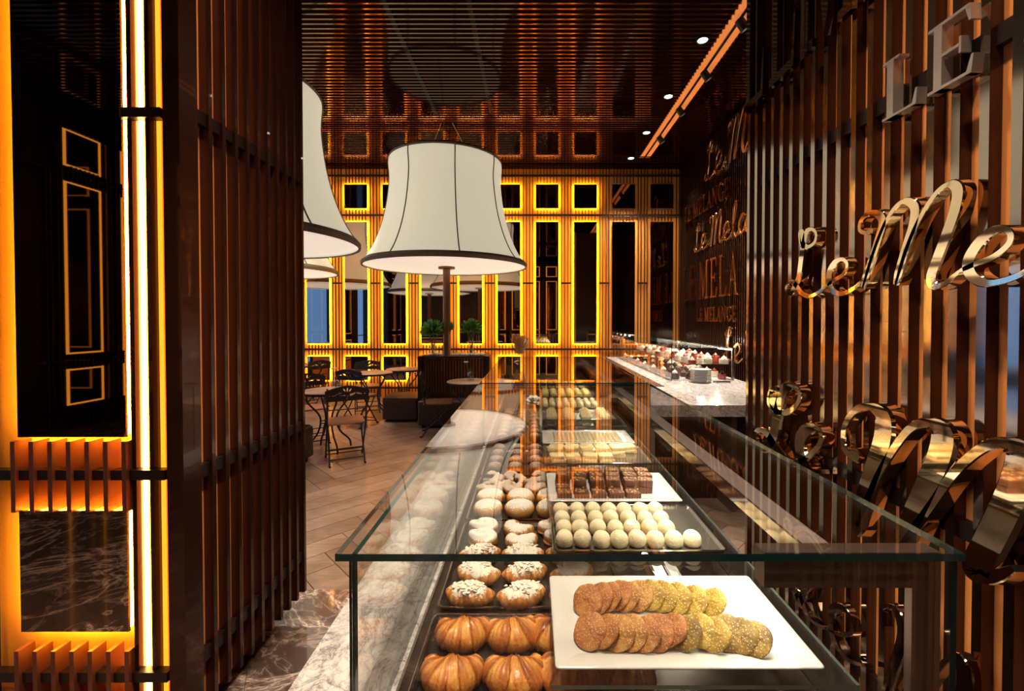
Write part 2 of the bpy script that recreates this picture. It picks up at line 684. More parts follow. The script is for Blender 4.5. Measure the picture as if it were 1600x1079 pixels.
build('cove_track', MB().box((SX0 + SX1) / 2 - .014, (SX0 + SX1) / 2 + .014, SY0, SY1, H - .02, H - .006), RAIL, CEIL, smooth=False)

# ------------------------------------------------------------------ panelled walls
ROWS = [(3.91, 4.40), (1.12, 3.63), (.36, .85)]
ROWN = ['top row', 'tall middle row', 'low row']


def mirror_thing(label, x0, x1, z0, z1, lit, frame_fn, group=None, mm=MIRROR):
    """mirror plate in local wall frame: x along wall, y towards the viewer is negative"""
    w_, h_ = x1 - x0, z1 - z0
    root = thing('wall_mirror', label, 'mirror', frame_fn((x0 + x1) / 2, 0, z0), frame_fn.ang, group)
    build('mirror_plate', MB().box(-w_ / 2, w_ / 2, -.050, -.042, 0, h_), mm, root, smooth=False)
    build('backing_box', MB().box(-w_ / 2 + .035, w_ / 2 - .035, -.042, -.001, .035, h_ - .035), RAIL, root, smooth=False)
    if lit:
        e_, i_ = .007, .017
        for r_ in ((-w_ / 2 + e_, -w_ / 2 + i_, e_, h_ - e_), (w_ / 2 - i_, w_ / 2 - e_, e_, h_ - e_), (-w_ / 2 + i_, w_ / 2 - i_, h_ - i_, h_ - e_), (-w_ / 2 + i_, w_ / 2 - i_, e_, i_)):
            build('light_strip', MB().box(r_[0], r_[1], -.036, -.022, r_[2], r_[3]), LED, root, smooth=False)
    return root


class Frame:
    def __init__(s, ox, oy, ang):
        s.ox, s.oy, s.ang = ox, oy, ang

    def __call__(s, x, y, z):
        c, n = cos(s.ang), sin(s.ang)
        return (s.ox + x * c - y * n, s.oy + x * n + y * c, z)


FB = Frame(0, YB, 0)
WB = tag(build('wall_back', MB().box(XL - .2, XR + .3, YB, YB + .2, 0, H + .1), AMBER, smooth=False), kind='structure')
MOD = .79
FW, FD = .016, .028
CX0 = -3.647
Z_SHORT = [(4.425, H), (3.655, 3.885), (.875, 1.095), (0.0, .335)]
for k in range(-4, 9):
    cx = CX0 + MOD * k
    lit = k <= 6
    for r_, (z0, z1) in enumerate(ROWS):
        if cx - .24 > XL + .05:
            col = 8 - k
            side = ('beside the side wall' if k == 8 else '')
            where = f'{ORD[col]} column from the letter wall'
            lab = f'{"amber-lit" if lit else "unlit"} back wall mirror, {ROWN[r_]}, {where}'
            mirror_thing(lab, cx - .235, cx + .235, z0, z1, lit, FB, 'mirrors of the back wall', MIRROR if k < 7 else MIRROR_D)
    for off in (.30, .36, .43, .49):
        xx = cx + off
        if XL < xx < XR - .02:
            link('fin', boxmesh('fin', FW, FD, H - .02, FIN_BACK), WB, (xx, YB - .03 - FD / 2, .01))
    for j in range(-3, 4):
        xx = cx + j * .0658
        if XL < xx < XR:
            for z0, z1 in Z_SHORT:
                link('fin', boxmesh('fin', FW, FD, z1 - z0 - .01, FIN_BACK), WB, (xx, YB - .03 - FD / 2, z0 + .005))
for z in (4.58, 3.77, 1.0, .20):
    build('rail', MB().box(XL, XR, YB - .055, YB - .03, z - .018, z + .018), RAIL, WB, smooth=False)
for k in range(-4, 9):
    cx = CX0 + MOD * k + MOD / 2
    if cx + .1 < XR:
        build('rail', MB().box(cx - .11, cx + .11, YB - .05, YB - .03, 2.35, 2.385), RAIL, WB, smooth=False)

# far letter wall behind the bar
WR = tag(build('wall_right', MB().box(XR, XR + .2, 2.3, YB, 0, H + .1), DARKWALL, smooth=False), kind='structure')
y = YB - .06
while y > 2.6:
    link('fin', boxmesh('fin', .05, .02, H - .02, FIN_DARK), WR, (XR - .026, y, .01))
    y -= .066
for z in (4.1, 2.37, 1.0):
    build('rail', MB().box(XR - .035, XR - .002, 2.4, YB, z - .02, z + .02), RAIL, WR, smooth=False)

# near letter wall (its own end return closes the space behind it)
NX = 1.25
WN = tag(build('wall_entrance_right', MB().box(NX + .037, NX + .30, -1.6, 2.585, .0, H + .05), COPPER, smooth=False), kind='structure')
build('return_panel', MB().box(NX + .30, XR + .15, 2.30, 2.50, 0, H + .05), DARKWALL, WN, smooth=False)
build('outer_panel', MB().box(NX + .30, NX + .34, -1.6, 2.30, 0, H + .05), DARKWALL, WN, smooth=False)
_mb = MB().box(-.018, .018, -.0135, .0135, 0, H - .06)
_mb.mi[5] = 1
near_fin = _mb.mesh('fin', [FIN_NEAR, FIN_EDGE], False)
y = 2.567
while y > -1.5:
    link('fin', near_fin, WN, (NX + .018, y, .03))
    y -= .0835
for z in (2.375, .985, .25):
    build('rail', MB().box(NX + .014, NX + .036, -1.5, 2.58, z - .028, z + .028), RAIL, WN, smooth=False)

# entrance pillar on the left: side face with fins, front face with lit mirrors
PX, PY0, PY1 = -1.32, 1.645, 2.42
WL = tag(build('wall_entrance_left', MB().box(-4.3, PX, PY0, PY1, .10, H + .05), AMBER, smooth=False), kind='structure')
build('plinth', MB().box(-4.25, PX - .10, PY0 + .12, PY1 - .05, 0, .10), BLACK, WL, smooth=False)
build('side_panel', MB().box(PX - .001, -1.294, PY0 - .003, PY1, .10, H), COPPER, WL, smooth=False)
build('rear_panel', MB().box(-4.3, PX, PY1, PY1 + .01, .10, H), DARKWALL, WL, smooth=False)
y = 1.66
while y < 2.44:
    link('fin', boxmesh('fin', .036, .020, H - .13, FIN), WL, (-1.2755, y, .10))
    y += .0765
for z in (2.375, 1.02, .30):
    build('rail', MB().box(-1.2935, -1.268, PY0, 2.44, z - .025, z + .025), RAIL, WL, smooth=False)
build('corner_post', MB().box(-1.302, -1.243, 1.565, 1.64, .10, H), FIN, WL, smooth=False)
# front face
FYF = 1.575                                            # fin fronts
PROWS = [(3.95, 4.44), (1.175, 3.67), (.46, .905)]
FP = Frame(0, PY0 + .004, 0)
lit_cols = [(-1.872, -1.478), (-2.66, -2.266), (-3.45, -3.056)]
for ci, (x0, x1) in enumerate(lit_cols):
    for r_, (z0, z1) in enumerate(PROWS):
        where = ['nearest the counter', 'second column out', 'farthest column out'][ci]
        mirror_thing(f'amber-framed mirror on the entrance pillar front, {ROWN[r_]}, {where}', x0, x1, z0, z1, True, FP, 'mirrors of the entrance pillar', MIRROR)
    cx = (x0 + x1) / 2
    for j in range(-3, 4):
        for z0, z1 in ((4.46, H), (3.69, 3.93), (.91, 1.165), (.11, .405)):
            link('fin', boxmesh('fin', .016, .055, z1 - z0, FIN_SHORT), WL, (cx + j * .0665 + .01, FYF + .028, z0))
    for off in (.2245, .289) if ci == 0 else (.2245, .305, .375, .47):
        link('fin', boxmesh('fin', .016, .030, H - .12, FIN), WL, (cx + off, 1.615, .10))
build('led_line', MB().box(-1.447, -1.434, PY0 - .016, PY0 - .006, .2, H - .1), LEDW, WL, smooth=False)
build('led_line', MB().box(-1.382, -1.368, PY0 - .014, PY0 - .006, .2, H - .1), LED2, WL, smooth=False)
for z in (3.80, 1.04, .30):
    build('rail', MB().box(-4.2, -1.33, FYF + .012, FYF + .045, z - .018, z + .018), RAIL, WL, smooth=False)
build('rail', MB().box(-1.47, -1.33, FYF + .012, FYF + .045, 2.325, 2.36), RAIL, WL, smooth=False)

# glazed street side of the cafe on the left, panelled lobby walls behind the camera (seen in the mirrors)
WS = tag(build('wall_left', MB().box(XL - .2, XL, 2.4, YB, 0, .30).box(XL - .2, XL, 2.4, YB, 3.9, H + .1), DARKWALL, smooth=False), kind='structure')
for y, mw in ((2.4, .75), (5.0, .4), (6.1, .1), (7.2, .4), (8.3, .1)):
    build('mullion', MB().box(XL - .16, XL + .02, y, y + mw, .30, 3.9), FIN_DARK, WS, smooth=False)
tag(build('window_1', MB().box(XL - .09, XL - .08, 2.4, YB, .30, 3.9, 0), GLASS, smooth=False), kind='structure')


def lobby_wall(name, L, fr, gaps=()):
    W = MB()
    cuts = sorted(gaps)
    p0 = 0
    for g0, g1 in cuts:
        W.box(p0, g0, 0, .2, 0, H + .1)
        W.box(g0, g1, 0, .2, 0, .3)
        W.box(g0, g1, 0, .2, 3.9, H + .1)
        p0 = g1
    W.box(p0, L, 0, .2, 0, H + .1)
    for k in range(int(L / .9)):
        cx = .5 + k * .9
        if any(g0 - .3 < cx < g1 + .3 for g0, g1 in gaps):
            continue
        for o_ in (.34, .40, .50, .56):
            W.box(cx + o_ - .01, cx + o_ + .01, -.06, 0, .05, H, 1)
        for j in range(-3, 4):
            for z0, z1 in Z_SHORT:
                W.box(cx + j * .066 - .008, cx + j * .066 + .008, -.06, 0, z0, z1, 1)
        for z0, z1 in ROWS:
            W.box(cx - .24, cx + .24, -.02, 0, z0, z1, 2)
            for a_ in ((cx - .285, cx - .24, z0 - .025, z1 + .025), (cx + .24, cx + .285, z0 - .025, z1 + .025), (cx - .24, cx + .24, z1, z1 + .025), (cx - .24, cx + .24, z0 - .025, z0)):
                W.box(a_[0], a_[1], -.014, 0, a_[2], a_[3], 3)
    for z in (4.58, 3.77, 1.0, .20):
        W.box(0, L, -.045, -.01, z - .018, z + .018, 1)
    o = build(name, W, [DARKWALL, FIN, MIRROR_D, LED_DIM], None, (fr.ox, fr.oy, 0), (0, 0, fr.ang), smooth=False)
    return tag(o, kind='structure')


lobby_wall('wall_front', 4.2 - XL, Frame(4.2, YF, pi))
lobby_wall('wall_lobby_left', 2.3 - YF, Frame(XL, YF, pi / 2), [(2.30, 2.90), (4.8, 5.85)])
tag(build('wall_lobby_right', MB().box(4.0, 4.2, YF, 2.3, 0, H + .1), DARKWALL, smooth=False), kind='structure')

# ------------------------------------------------------------------ ceiling lights
for i, yy in enumerate((4.94, 6.17, 7.35, 8.5)):
    d = thing('ceiling_downlight', f'small round recessed downlight in the slatted ceiling, {ORD[i]} from the entrance', 'downlight', (1.885, yy, H - .03), 0, 'downlights beside the ceiling slot')
    build('housing', MB().lathe([(.075, .03), (.075, -.006), (.055, -.006), (.045, .02)], 20), BLACK, d)
    build('lens', MB().lathe([(.052, -.002), (.03, -.008), (.001, -.010)], 20), emit('downlight_lens' + str(i), (1, .95, .85), 14), d)
    s = lamp('downlight_beam', 'SPOT', (1.885, yy, H - .06), 240, (1, .85, .65), (0, 0, 0), spot_size=1.5, spot_blend=.6, shadow_soft_size=.05)
for i, yy in enumerate((4.6, 5.55, 6.5, 7.5)):
    d = thing('track_spotlight', f'black cylinder spotlight in the amber ceiling slot, {ORD[i]} from the entrance', 'spotlight', ((SX0 + SX1) / 2, yy, H - .02), 0, 'spotlights in the ceiling slot')
    build('mount', MB().tube([(0, 0, 0), (0, 0, -.05)], .02, 10), BLACK, d)
    b = build('barrel', MB().lathe([(.001, .10), (.045, .095), (.048, -.03), (.040, -.03), (.038, -.01)], 18), BLACK, d, (.03, 0, -.09), (0, radians(-35), 0))
    build('bulb_face', MB().lathe([(.037, -.012), (.001, -.014)], 18), emit('spot_face' + str(i), (1, .93, .82), 10), b)
    lamp('track_beam', 'SPOT', ((SX0 + SX1) / 2 - .05, yy, H - .16), 430, (1, .86, .72), (0, radians(4), 0), spot_size=.9, spot_blend=.7, shadow_soft_size=.04)
for k in range(8):  # fill spots added to brighten the back wall, no fixtures
    lamp('wall_fill_spot', 'SPOT', (-4.4 + k * 1.0, 7.9, H - .08), 75, (1, .72, .42), (radians(26), 0, 0), spot_size=1.3, spot_blend=.9, shadow_soft_size=.06)
# unseen fill spots added to brighten the lobby and entrance walls
for xx, yy, e_ in ((.2, .5, 260), (.1, 1.6, 200), (-.6, 1.4, 140), (-2.4, -.4, 160), (.1, -1.2, 260)):
    lamp('lobby_fill_spot', 'SPOT', (xx, yy, H - .08), e_, (1, .80, .58), (0, 0, 0), spot_size=1.4, spot_blend=.7, shadow_soft_size=.08)

for xx, yy in ((-.95, 4.6), (-1.5, 3.6), (-2.95, 7.0)):  # added fill for the cafe floor, no such lamps in the ceiling
    lamp('cafe_fill_spot', 'SPOT', (xx, yy - .4, H - .08), 330, (1, .80, .58), (0, 0, 0), spot_size=.9, spot_blend=.8, shadow_soft_size=.08)

# ------------------------------------------------------------------ giant lamps
SP = [(.835, 1.62), (.855, 1.60), (.862, 1.52), (.850, 1.38), (.848, 1.25), (.868, 1.05), (.905, .82), (.965, .58), (1.045, .36), (1.135, .18), (1.225, .05), (1.245, .0)]


def giant_lamp(x, y, zfoot, label, e=3):
    L = thing('giant_lamp', label, 'lamp', (x, y, 0), 0, 'giant bell lamps')
    Z0 = 2.435
    N = 96
    fine = []
    Q = crom([(r, z, 0) for r, z in SP], 3)
    mb = MB().lathe([(q.x, q.y + Z0) for q in Q], N)
    mb.lathe([(q.x - .012, q.y + Z0) for q in reversed(Q)], N)
    sh = build('lamp_shade', mb, SHADE, L, angle=0)
    for k in range(8):
        a = 2 * pi * (k + .42) / 8
        build('seam', MB().tube([((q.x + .004) * cos(a), (q.x + .004) * sin(a), q.y + Z0) for q in Q], .009, 6), SEAM, sh)
    build('bottom_trim', MB().lathe([(1.232, -.012), (1.258, -.012), (1.262, .035), (1.228, .075), (1.215, .070), (1.232, .03)] + [(1.232, -.012)], N, c=(0, 0, Z0)), SEAM, sh)
    build('top_trim', MB().lathe([(.825, 1.60), (.845, 1.635), (.868, 1.605), (.855, 1.58)], N, c=(0, 0, Z0)), SEAM, sh)
    build('diffuser', MB().lathe([(1.225, .03), (1.0, .012), (.5, 0), (.05, 0)], N, c=(0, 0, Z0)), DIFF, L)
    build('top_disc', MB().lathe([(.83, 1.60), (.4, 1.61), (.001, 1.61)], N, c=(0, 0, Z0)), SHADE, L)
    build('pole', MB().tube([(0, 0, zfoot), (0, 0, Z0)], .058, 20), BRONZE, L)
    build('collar', MB().lathe([(.058, -.03), (.13, -.03), (.13, .0), (.05, .0)], 24, c=(0, 0, Z0)), BRONZE, L)
    for k in range(3):
        a = 2 * pi * k / 3 + .5
        build('cable', MB().tube([(.5 * cos(a), .5 * sin(a), Z0 + 1.6), (.10 * cos(a), .10 * sin(a), H - .035)], .005, 5), CABLE, L)
    lamp('lamp_glow', 'AREA', (x, y, Z0 - .035), e, (1, .80, .55), shape='DISK', size=2.2)
    return L


giant_lamp(-1.345, 6.93, 1.03, 'giant cream bell lamp on a bronze pole rising from the planter divider')
giant_lamp(-3.17, 4.70, 1.03, 'giant cream bell lamp cut off by the slatted entrance pillar, nearest of the lamps')
giant_lamp(-4.72, 7.65, 1.03, 'smallest-looking giant cream bell lamp, low behind the pillar edge')

# ------------------------------------------------------------------ booth dividers and banquettes


def curve_y(x, bow):
    return bow * (x * x)


def divider(x, y, w_, label, d_=.42):
    D = thing('planter_divider', label, 'divider', (x, y, 0))
    bow = .10 / (w_ / 2) ** 2
    n = 14
    xs = [-w_ / 2 + w_ * i / n for i in range(n + 1)]
    out = [(q, -d_ / 2 + curve_y(q, bow)) for q in xs] + [(q, d_ / 2) for q in reversed(xs)]
    build('core', MB().prism(out, .0, 1.02), COPPER, D, smooth=False)
    build('planter_rim', MB().prism([(a, b - .03 if b < 0.2 else b + .03) for a, b in out], 1.02, 1.045), BLACK, D, smooth=False)
    m = int(w_ / .045)
    for i in range(m + 1):
        q = -w_ / 2 + .02 + (w_ - .04) * i / m
        link('fin', boxmesh('fin', .022, .04, 1.0, FIN_DARK), D, (q, -d_ / 2 + curve_y(q, bow) - .021, .01))
    for s_ in (-1, 1):
        build('end_post', MB().box(s_ * (w_ / 2 + .035) - .035, s_ * (w_ / 2 + .035) + .035, -d_ / 2 + .03, d_ / 2, 0, 1.04), BLACK, D, smooth=False)
    # pebble bed
    pb = MB()
    for i in range(150):
        q = rnd.uniform(-w_ / 2 + .04, w_ / 2 - .04)
        yy = rnd.uniform(-d_ / 2 + .14, d_ / 2 - .05)
        r_ = rnd.uniform(.018, .032)
        pb.lathe([(.001, -r_ * .5), (r_ * .8, -r_ * .3), (r_, 0), (r_ * .7, r_ * .45), (.001, r_ * .6)], 6, c=(q, yy, 1.045 + r_ * .4))
    tag(build('pebbles', pb, PEBBLE, D), kind='stuff')
    return D


def round_loop(x0, x1, y0, y1, r, z, n=5):
    P = []
    for cx, cy, a0 in ((x1 - r, y1 - r, 0), (x0 + r, y1 - r, 90), (x0 + r, y0 + r, 180), (x1 - r, y0 + r, 270)):
        for i in range(n + 1):
            a = radians(a0 + 90 * i / n)
            P.append((cx + r * cos(a), cy + r * sin(a), z))
    return P


def banquette(x0, x1, y0, y1, h, label):
    B = thing('banquette', label, 'bench', ((x0 + x1) / 2, (y0 + y1) / 2, 0))
    a, b = (x1 - x0) / 2, (y1 - y0) / 2
    build('plinth', MB().box(-a + .05, a - .05, -b + .05, b - .05, 0, .05), BLACK, B, smooth=False)
    build('base_cushion', MB().loops([round_loop(-a, a, -b, b, .03, .05), round_loop(-a, a, -b, b, .04, h - .13)]), LEATHER, B)
    L = [round_loop(-a, a, -b, b, .04, h - .128), round_loop(-a - .006, a + .006, -b - .006, b + .006, .05, h - .07),
         round_loop(-a, a, -b, b, .05, h - .02), round_loop(-a + .03, a - .03, -b + .03, b - .03, .05, h)]
    build('seat_cushion', MB().loops(L), LEATHER, B)
    return B


divider(-1.23, 7.05, .98, 'curved divider of dark fins with white pebbles and plants on top')
banquette(-1.70, -.78, 6.50, 6.785, .41, 'dark brown leather bench in front of the finned divider')
banquette(-2.36, -1.80, 6.90, 7.42, .40, 'dark brown leather bench beside the left end post of the divider')
divider(-3.17, 4.78, .90, 'dark finned divider under the nearest lamp, behind the entrance pillar')
banquette(-3.30, -2.53, 4.20, 4.50, .40, 'brown leather bench cut off by the slatted pillar edge')
banquette(-2.64, -2.53, 4.52, 5.10, .40, 'brown leather corner bench next to the slatted pillar edge')
divider(-4.72, 7.70, .9, 'dark finned divider under the far lamp by the back wall')


def plant(x, y, z, r, h, label, seed, grp):
    R = random.Random(seed)
    P = thing('potted_plant', label, 'plant', (x, y, z), 0, grp)
    build('glass_vase', MB().lathe([(.001, 0), (.045, 0), (.05, .02), (.045, .16), (.052, .20), (.046, .20), (.04, .16), (.044, .02), (.001, .012)], 16), JAR, P)
    st = MB()
    for k in range(9):
        a = R.uniform(0, 6.28)
        st.tube([(.02 * cos(a), .02 * sin(a), .02), (.03 * cos(a + 1), .03 * sin(a + 1), .16), (.07 * cos(a), .07 * sin(a), h * .55)], .004, 5)
    build('stems', st, STEMG, P)
    lf = MB()
    for k in range(620):
        a = R.uniform(0, 2 * pi)
        e = R.uniform(-.25, 1.45)
        rr = r * R.uniform(.35, 1.0)
        c = Vector((0, 0, h * .55))
        d = Vector((cos(a) * cos(e), sin(a) * cos(e), sin(e)))
        tip = c + d * rr + Vector((0, 0, .02 * R.random()))
        b0 = c + d * rr * R.uniform(.2, .55) + Vector((R.uniform(-.03, .03), R.uniform(-.03, .03), 0))
        sd = d.cross(Vector((R.uniform(-1, 1), R.uniform(-1, 1), R.uniform(-1, 1)))).normalized() * r * .075
        m = (b0 + tip) / 2 + Vector((0, 0, .012))
        lf.add([b0, m + sd, tip, m - sd], [(0, 1, 2), (0, 2, 3)])
    tag(build('foliage', lf, LEAF, P, smooth=False), kind='stuff')
    return P


plant(-1.57, 6.97, 1.06, .235, .62, 'bushy green plant in a glass vase, leftmost on the pebble divider', 3, 'plants on the divider')
plant(-1.385, 7.16, 1.06, .14, .74, 'tall slim green plant in a vase just left of the lamp pole', 4, 'plants on the divider')
plant(-.985, 7.08, 1.06, .215, .66, 'bushy green plant in a glass vase right of the lamp pole', 5, 'plants on the divider')

# ------------------------------------------------------------------ bistro furniture


def curve_mesh_plate(name, outline, holes, thick, mat, parent, loc, rot):
    cu = bpy.data.curves.new(name, 'CURVE')
    cu.dimensions = '2D'
    cu.fill_mode = 'BOTH'
    cu.extrude = thick / 2
    for pts in [outline] + holes:
        s = cu.splines.new('POLY')
        s.points.add(len(pts) - 1)
        for p, q in zip(s.points, pts):
            p.co = (q[0], q[1], 0, 1)
        s.use_cyclic_u = True
    o = bpy.data.objects.new(name, cu)
    COL.objects.link(o)
    dg = bpy.context.evaluated_depsgraph_get()
    me = bpy.data.meshes.new_from_object(o.evaluated_get(dg))
    bpy.data.objects.remove(o)
    me.materials.clear()
    me.materials.append(mat)
    return link(name, me, parent, loc, rot)


def leafhole(cx, cy, l, w_, a, n=8):
    P = []
    for i in range(n):
        t_ = i / n * 2 * pi
        x, y = l / 2 * cos(t_), w_ / 2 * sin(t_) * (1 - .45 * cos(t_))
        P.append((cx + x * cos(a) - y * sin(a), cy + x * sin(a) + y * cos(a)))
    return P


def make_chair():
    c = thing('folding_chair', '-', 'chair', (0, 0, 0), 0, 'bistro folding chairs')
    # faces +Y; seat centre at origin
    hw = .20
    for s_ in (-1, 1):
        x = s_ * hw
        build('back_leg', MB().tube([(x, -.23, .86), (x, -.19, .60), (x, -.155, .46), (x, .02, .24), (x, .19, .012)], .0095, 8), IRON, c)
        xi = s_ * (hw - .02)
        build('front_leg', MB().tube([(xi, .17, .44), (xi, .02, .25), (xi, -.13, .12), (xi, -.20, .012)], .009, 8), IRON, c)
        build('foot', MB().tube([(x, .185, .012), (x, .225, .012)], .011, 8), BLACK, c)
        build('foot', MB().tube([(xi, -.195, .012), (xi, -.235, .012)], .011, 8), BLACK, c)
        build('seat_rail', MB().tube([(x - s_ * .01, -.18, .437), (x - s_ * .01, .19, .443)], .008, 6), IRON, c)
    for yy, z, w_ in ((.165, .045, hw), (-.165, .065, hw - .02), (.13, .10, hw), (-.09, .15, hw - .02), (-.20, .62, hw)):
        build('stretcher', MB().tube([(-w_, yy, z), (w_, yy, z)], .0065, 6), IRON, c)
    L = [round_loop(-.19, .19, -.18, .20, .03, .446), round_loop(-.195, .195, -.185, .205, .035, .455), round_loop(-.19, .19, -.18, .20, .03, .464)]
    build('seat', MB().loops(L), WOODSEAT, c)
    out = [(-.22, -.07), (.22, -.07), (.225, .05), (.15, .075), (.06, .095), (0, .10), (-.06, .095), (-.15, .075), (-.225, .05)]
    holes = [leafhole(s_ * .055, .005, .085, .028, s_ * .35) for s_ in (-1, 1)] + [leafhole(s_ * .125, .005, .07, .018, -s_ * .3) for s_ in (-1, 1)]
    holes += [leafhole(0, .055, .05, .016, pi / 2), leafhole(0, -.035, .05, .016, pi / 2), leafhole(-.18, .0, .02, .012, 0), leafhole(.18, .0, .02, .012, 0)]
    holes += [leafhole(s_ * .03, .05, .045, .014, s_ * 1.0) for s_ in (-1, 1)]
    curve_mesh_plate('backrest', out, holes, .014, IRON, c, (0, -.222, .785), (pi / 2 + .12, 0, 0))
    return c


def make_table():
    t_ = thing('bistro_table', '-', 'table', (0, 0, 0), 0, 'round bistro tables')
    build('table_top', MB().lathe([(.001, .725), (.29, .725), (.305, .730), (.305, .742), (.295, .748), (.001, .748)], 40), TABLETOP, t_)
    build('table_rim', MB().lathe([(.298, .712), (.308, .712), (.311, .735), (.306, .735)], 40), IRON, t_)
    ring = [(.10 * cos(2 * pi * i / 20), .10 * sin(2 * pi * i / 20), .36) for i in range(21)]
    build('ring', MB().tube(ring, .007, 6), IRON, t_)
    for k in range(4):
        a = pi / 4 + k * pi / 2
        P = crom([(.25, .715, 0), (.24, .62, 0), (.12, .47, 0), (.095, .36, 0), (.14, .22, 0), (.25, .10, 0), (.27, .012, 0)], 4)
        build('leg', MB().tube([(p.x * cos(a), p.x * sin(a), p.y) for p in P], .011, 8), IRON, t_)
        P = [(.24, .62), (.21, .66), (.16, .69), (.10, .715)]
        build('scroll', MB().tube([(p[0] * cos(a), p[0] * sin(a), p[1]) for p in P], .007, 6), IRON, t_)
    return t_


chair0 = make_chair()
CH = [(-2.14, 5.04, 28, 'dark iron folding chair with a pierced back, standing alone in front of the nearest table'),
      (-2.92, 5.78, 215, 'dark folding chair behind the nearest table, only its pierced back above the tabletop'),
      (-2.66, 6.72, -14, 'dark folding chair standing in front of the pair of tables'),
      (-2.90, 7.75, 200, 'dark folding chair behind the pair of tables'),
      (-1.33, 6.20, -82, 'folding chair turned sideways in front of the divider bench'),
      (-4.05, 8.1, 60, 'dark folding chair beside the far table by the back wall')]
for i, (x, y, a, lab) in enumerate(CH):
    if i == 0:
        chair0.location = (x, y, 0)
        chair0.rotation_euler = (0, 0, radians(a))
        chair0['label'] = lab
    else:
        copy_tree(chair0, lab, (x, y, 0), radians(a))
table0 = make_table()
TB = [(-2.50, 5.40, 'round bistro table nearest the entrance, flower vase on it'),
      (-2.62, 7.25, 'round bistro table, left one of the pair before the lit wall'),
      (-2.27, 7.80, 'round bistro table, right one of the pair before the lit wall'),
      (-4.35, 8.55, 'round bistro table farthest off, against the back wall'),
      (-.90, 6.22, 'round bistro table in front of the divider bench')]
for i, (x, y, lab) in enumerate(TB):
    if i == 0:
        table0.location = (x, y, 0)
        table0['label'] = lab
    else:
        copy_tree(table0, lab, (x, y, 0), i * .3)


def bud_vase(x, y, z, lab, lean):
    V = thing('bud_vase', lab, 'vase', (x, y, z), 0, 'flower vases on the tables')
    build('bottle', MB().lathe([(.001, 0), (.045, 0), (.05, .01), (.05, .09), (.04, .11), (.02, .125), (.02, .15), (.024, .155), (.017, .155), (.016, .125), (.036, .108), (.045, .09), (.045, .012), (.001, .008)], 18), JAR, V)
    build('stem', MB().tube([(0, 0, .01), (lean * .3, 0, .15), (lean, 0, .25)], .0035, 6), STEMG, V)
    fl = MB()
    for k in range(10):
        a = 2 * pi * k / 10
        for rr, zz in ((.045, .0), (.03, .02)):
            c0 = Vector((lean, 0, .25))
            d = Vector((cos(a + zz * 20), sin(a + zz * 20), .35 + zz * 20))
            s_ = Vector((-sin(a), cos(a), 0)) * rr * .4
            fl.add([c0, c0 + d * rr * .6 + s_, c0 + d * rr, c0 + d * rr * .6 - s_], [(0, 1, 2), (0, 2, 3)])
    build('blossom', fl, FLOWER, V, smooth=False)


bud_vase(-2.42, 5.42, .748, 'clear glass bottle with a white flower on the nearest table', -.03)
bud_vase(-.88, 6.24, .748, 'clear glass bottle with a white flower on the table by the divider', -.06)

# ------------------------------------------------------------------ marble bar with pastry cabinet
BX0, BX1, BZ = 1.40, 2.42, .90
B = thing('marble_bar', 'white marble bar counter with finned front along the letter wall', 'counter', (0, 0, 0))
build('worktop', MB().prism([(.96, 3.63), (BX1, 3.63), (BX1, 8.45), (BX0, 8.45), (BX0, 4.64), (.96, 4.64)], BZ - .095, BZ), MARBLE, B, smooth=False)
build('carcass', MB().box(BX0 + .12, BX1 - .02, 4.72, 8.40, 0, BZ - .096), COPPER, B, smooth=False)
build('end_cabinet', MB().box(1.10, BX1 - .03, 3.95, 4.60, 0, BZ - .096), DARKWALL, B, smooth=False)
build('leg_panel', MB().box(1.66, 1.70, 3.66, 3.94, 0, BZ - .096), FRAME, B, smooth=False)
yy = 4.75
while yy < 8.4:
    link('fin', boxmesh('fin', .04, .02, BZ - .12, FIN_DARK), B, (BX0 + .10, yy, .02))
    yy += .066
C = thing('bar_pastry_cabinet', 'lit glass pastry cabinet standing on the marble bar', 'display case', (0, 0, 0))
cx0, cx1, cy0, cy1, cz0, cz1 = 1.62, 2.36, 5.14, 8.2, BZ, BZ + .38
build('glass_top', MB().box(cx0, cx1, cy0, cy1, cz1 - .008, cz1, 0, 1), [GLASS, GLASS_EDGE], C, smooth=False)
build('front_pane', MB().box(cx0, cx1, cy0, cy0 + .006, cz0, cz1 - .008, 0, 1), [GLASS, GLASS_EDGE], C, smooth=False)
build('side_pane', MB().box(cx0, cx0 + .006, cy0, cy1, cz0, cz1 - .008, 0, 1), [GLASS, GLASS_EDGE], C, smooth=False)
build('back_pane', MB().box(cx0, cx1, cy1 - .006, cy1, cz0, cz1 - .008, 0, 1), [GLASS, GLASS_EDGE], C, smooth=False)
build('inner_shelf', MB().box(cx0 + .22, cx1 - .02, cy0 + .03, cy1 - .03, cz0 + .18, cz0 + .186, 0, 1), [GLASS, GLASS_EDGE], C, smooth=False)
for yy in (cy0 + .006, cy1 - .03):
    build('corner_post', MB().box(cx1 - .03, cx1 - .006, yy, yy + .024, cz0, cz1 - .008), STEEL, C, smooth=False)
build('light_rail', MB().box(cx1 - .06, cx1 - .03, cy0 + .03, cy1 - .03, cz1 - .03, cz1 - .01), CASE_LED, C, smooth=False)
for k in range(6):
    lamp('cabinet_light', 'POINT', (cx1 - .08, cy0 + .3 + .5 * k, cz1 - .04), 3.2, (1, .9, .72), shadow_soft_size=.012)
R = random.Random(5)
cell = 0
kinds = [('chocolate', CHOCO), ('cream', CREAM), ('berry', BERRY)]
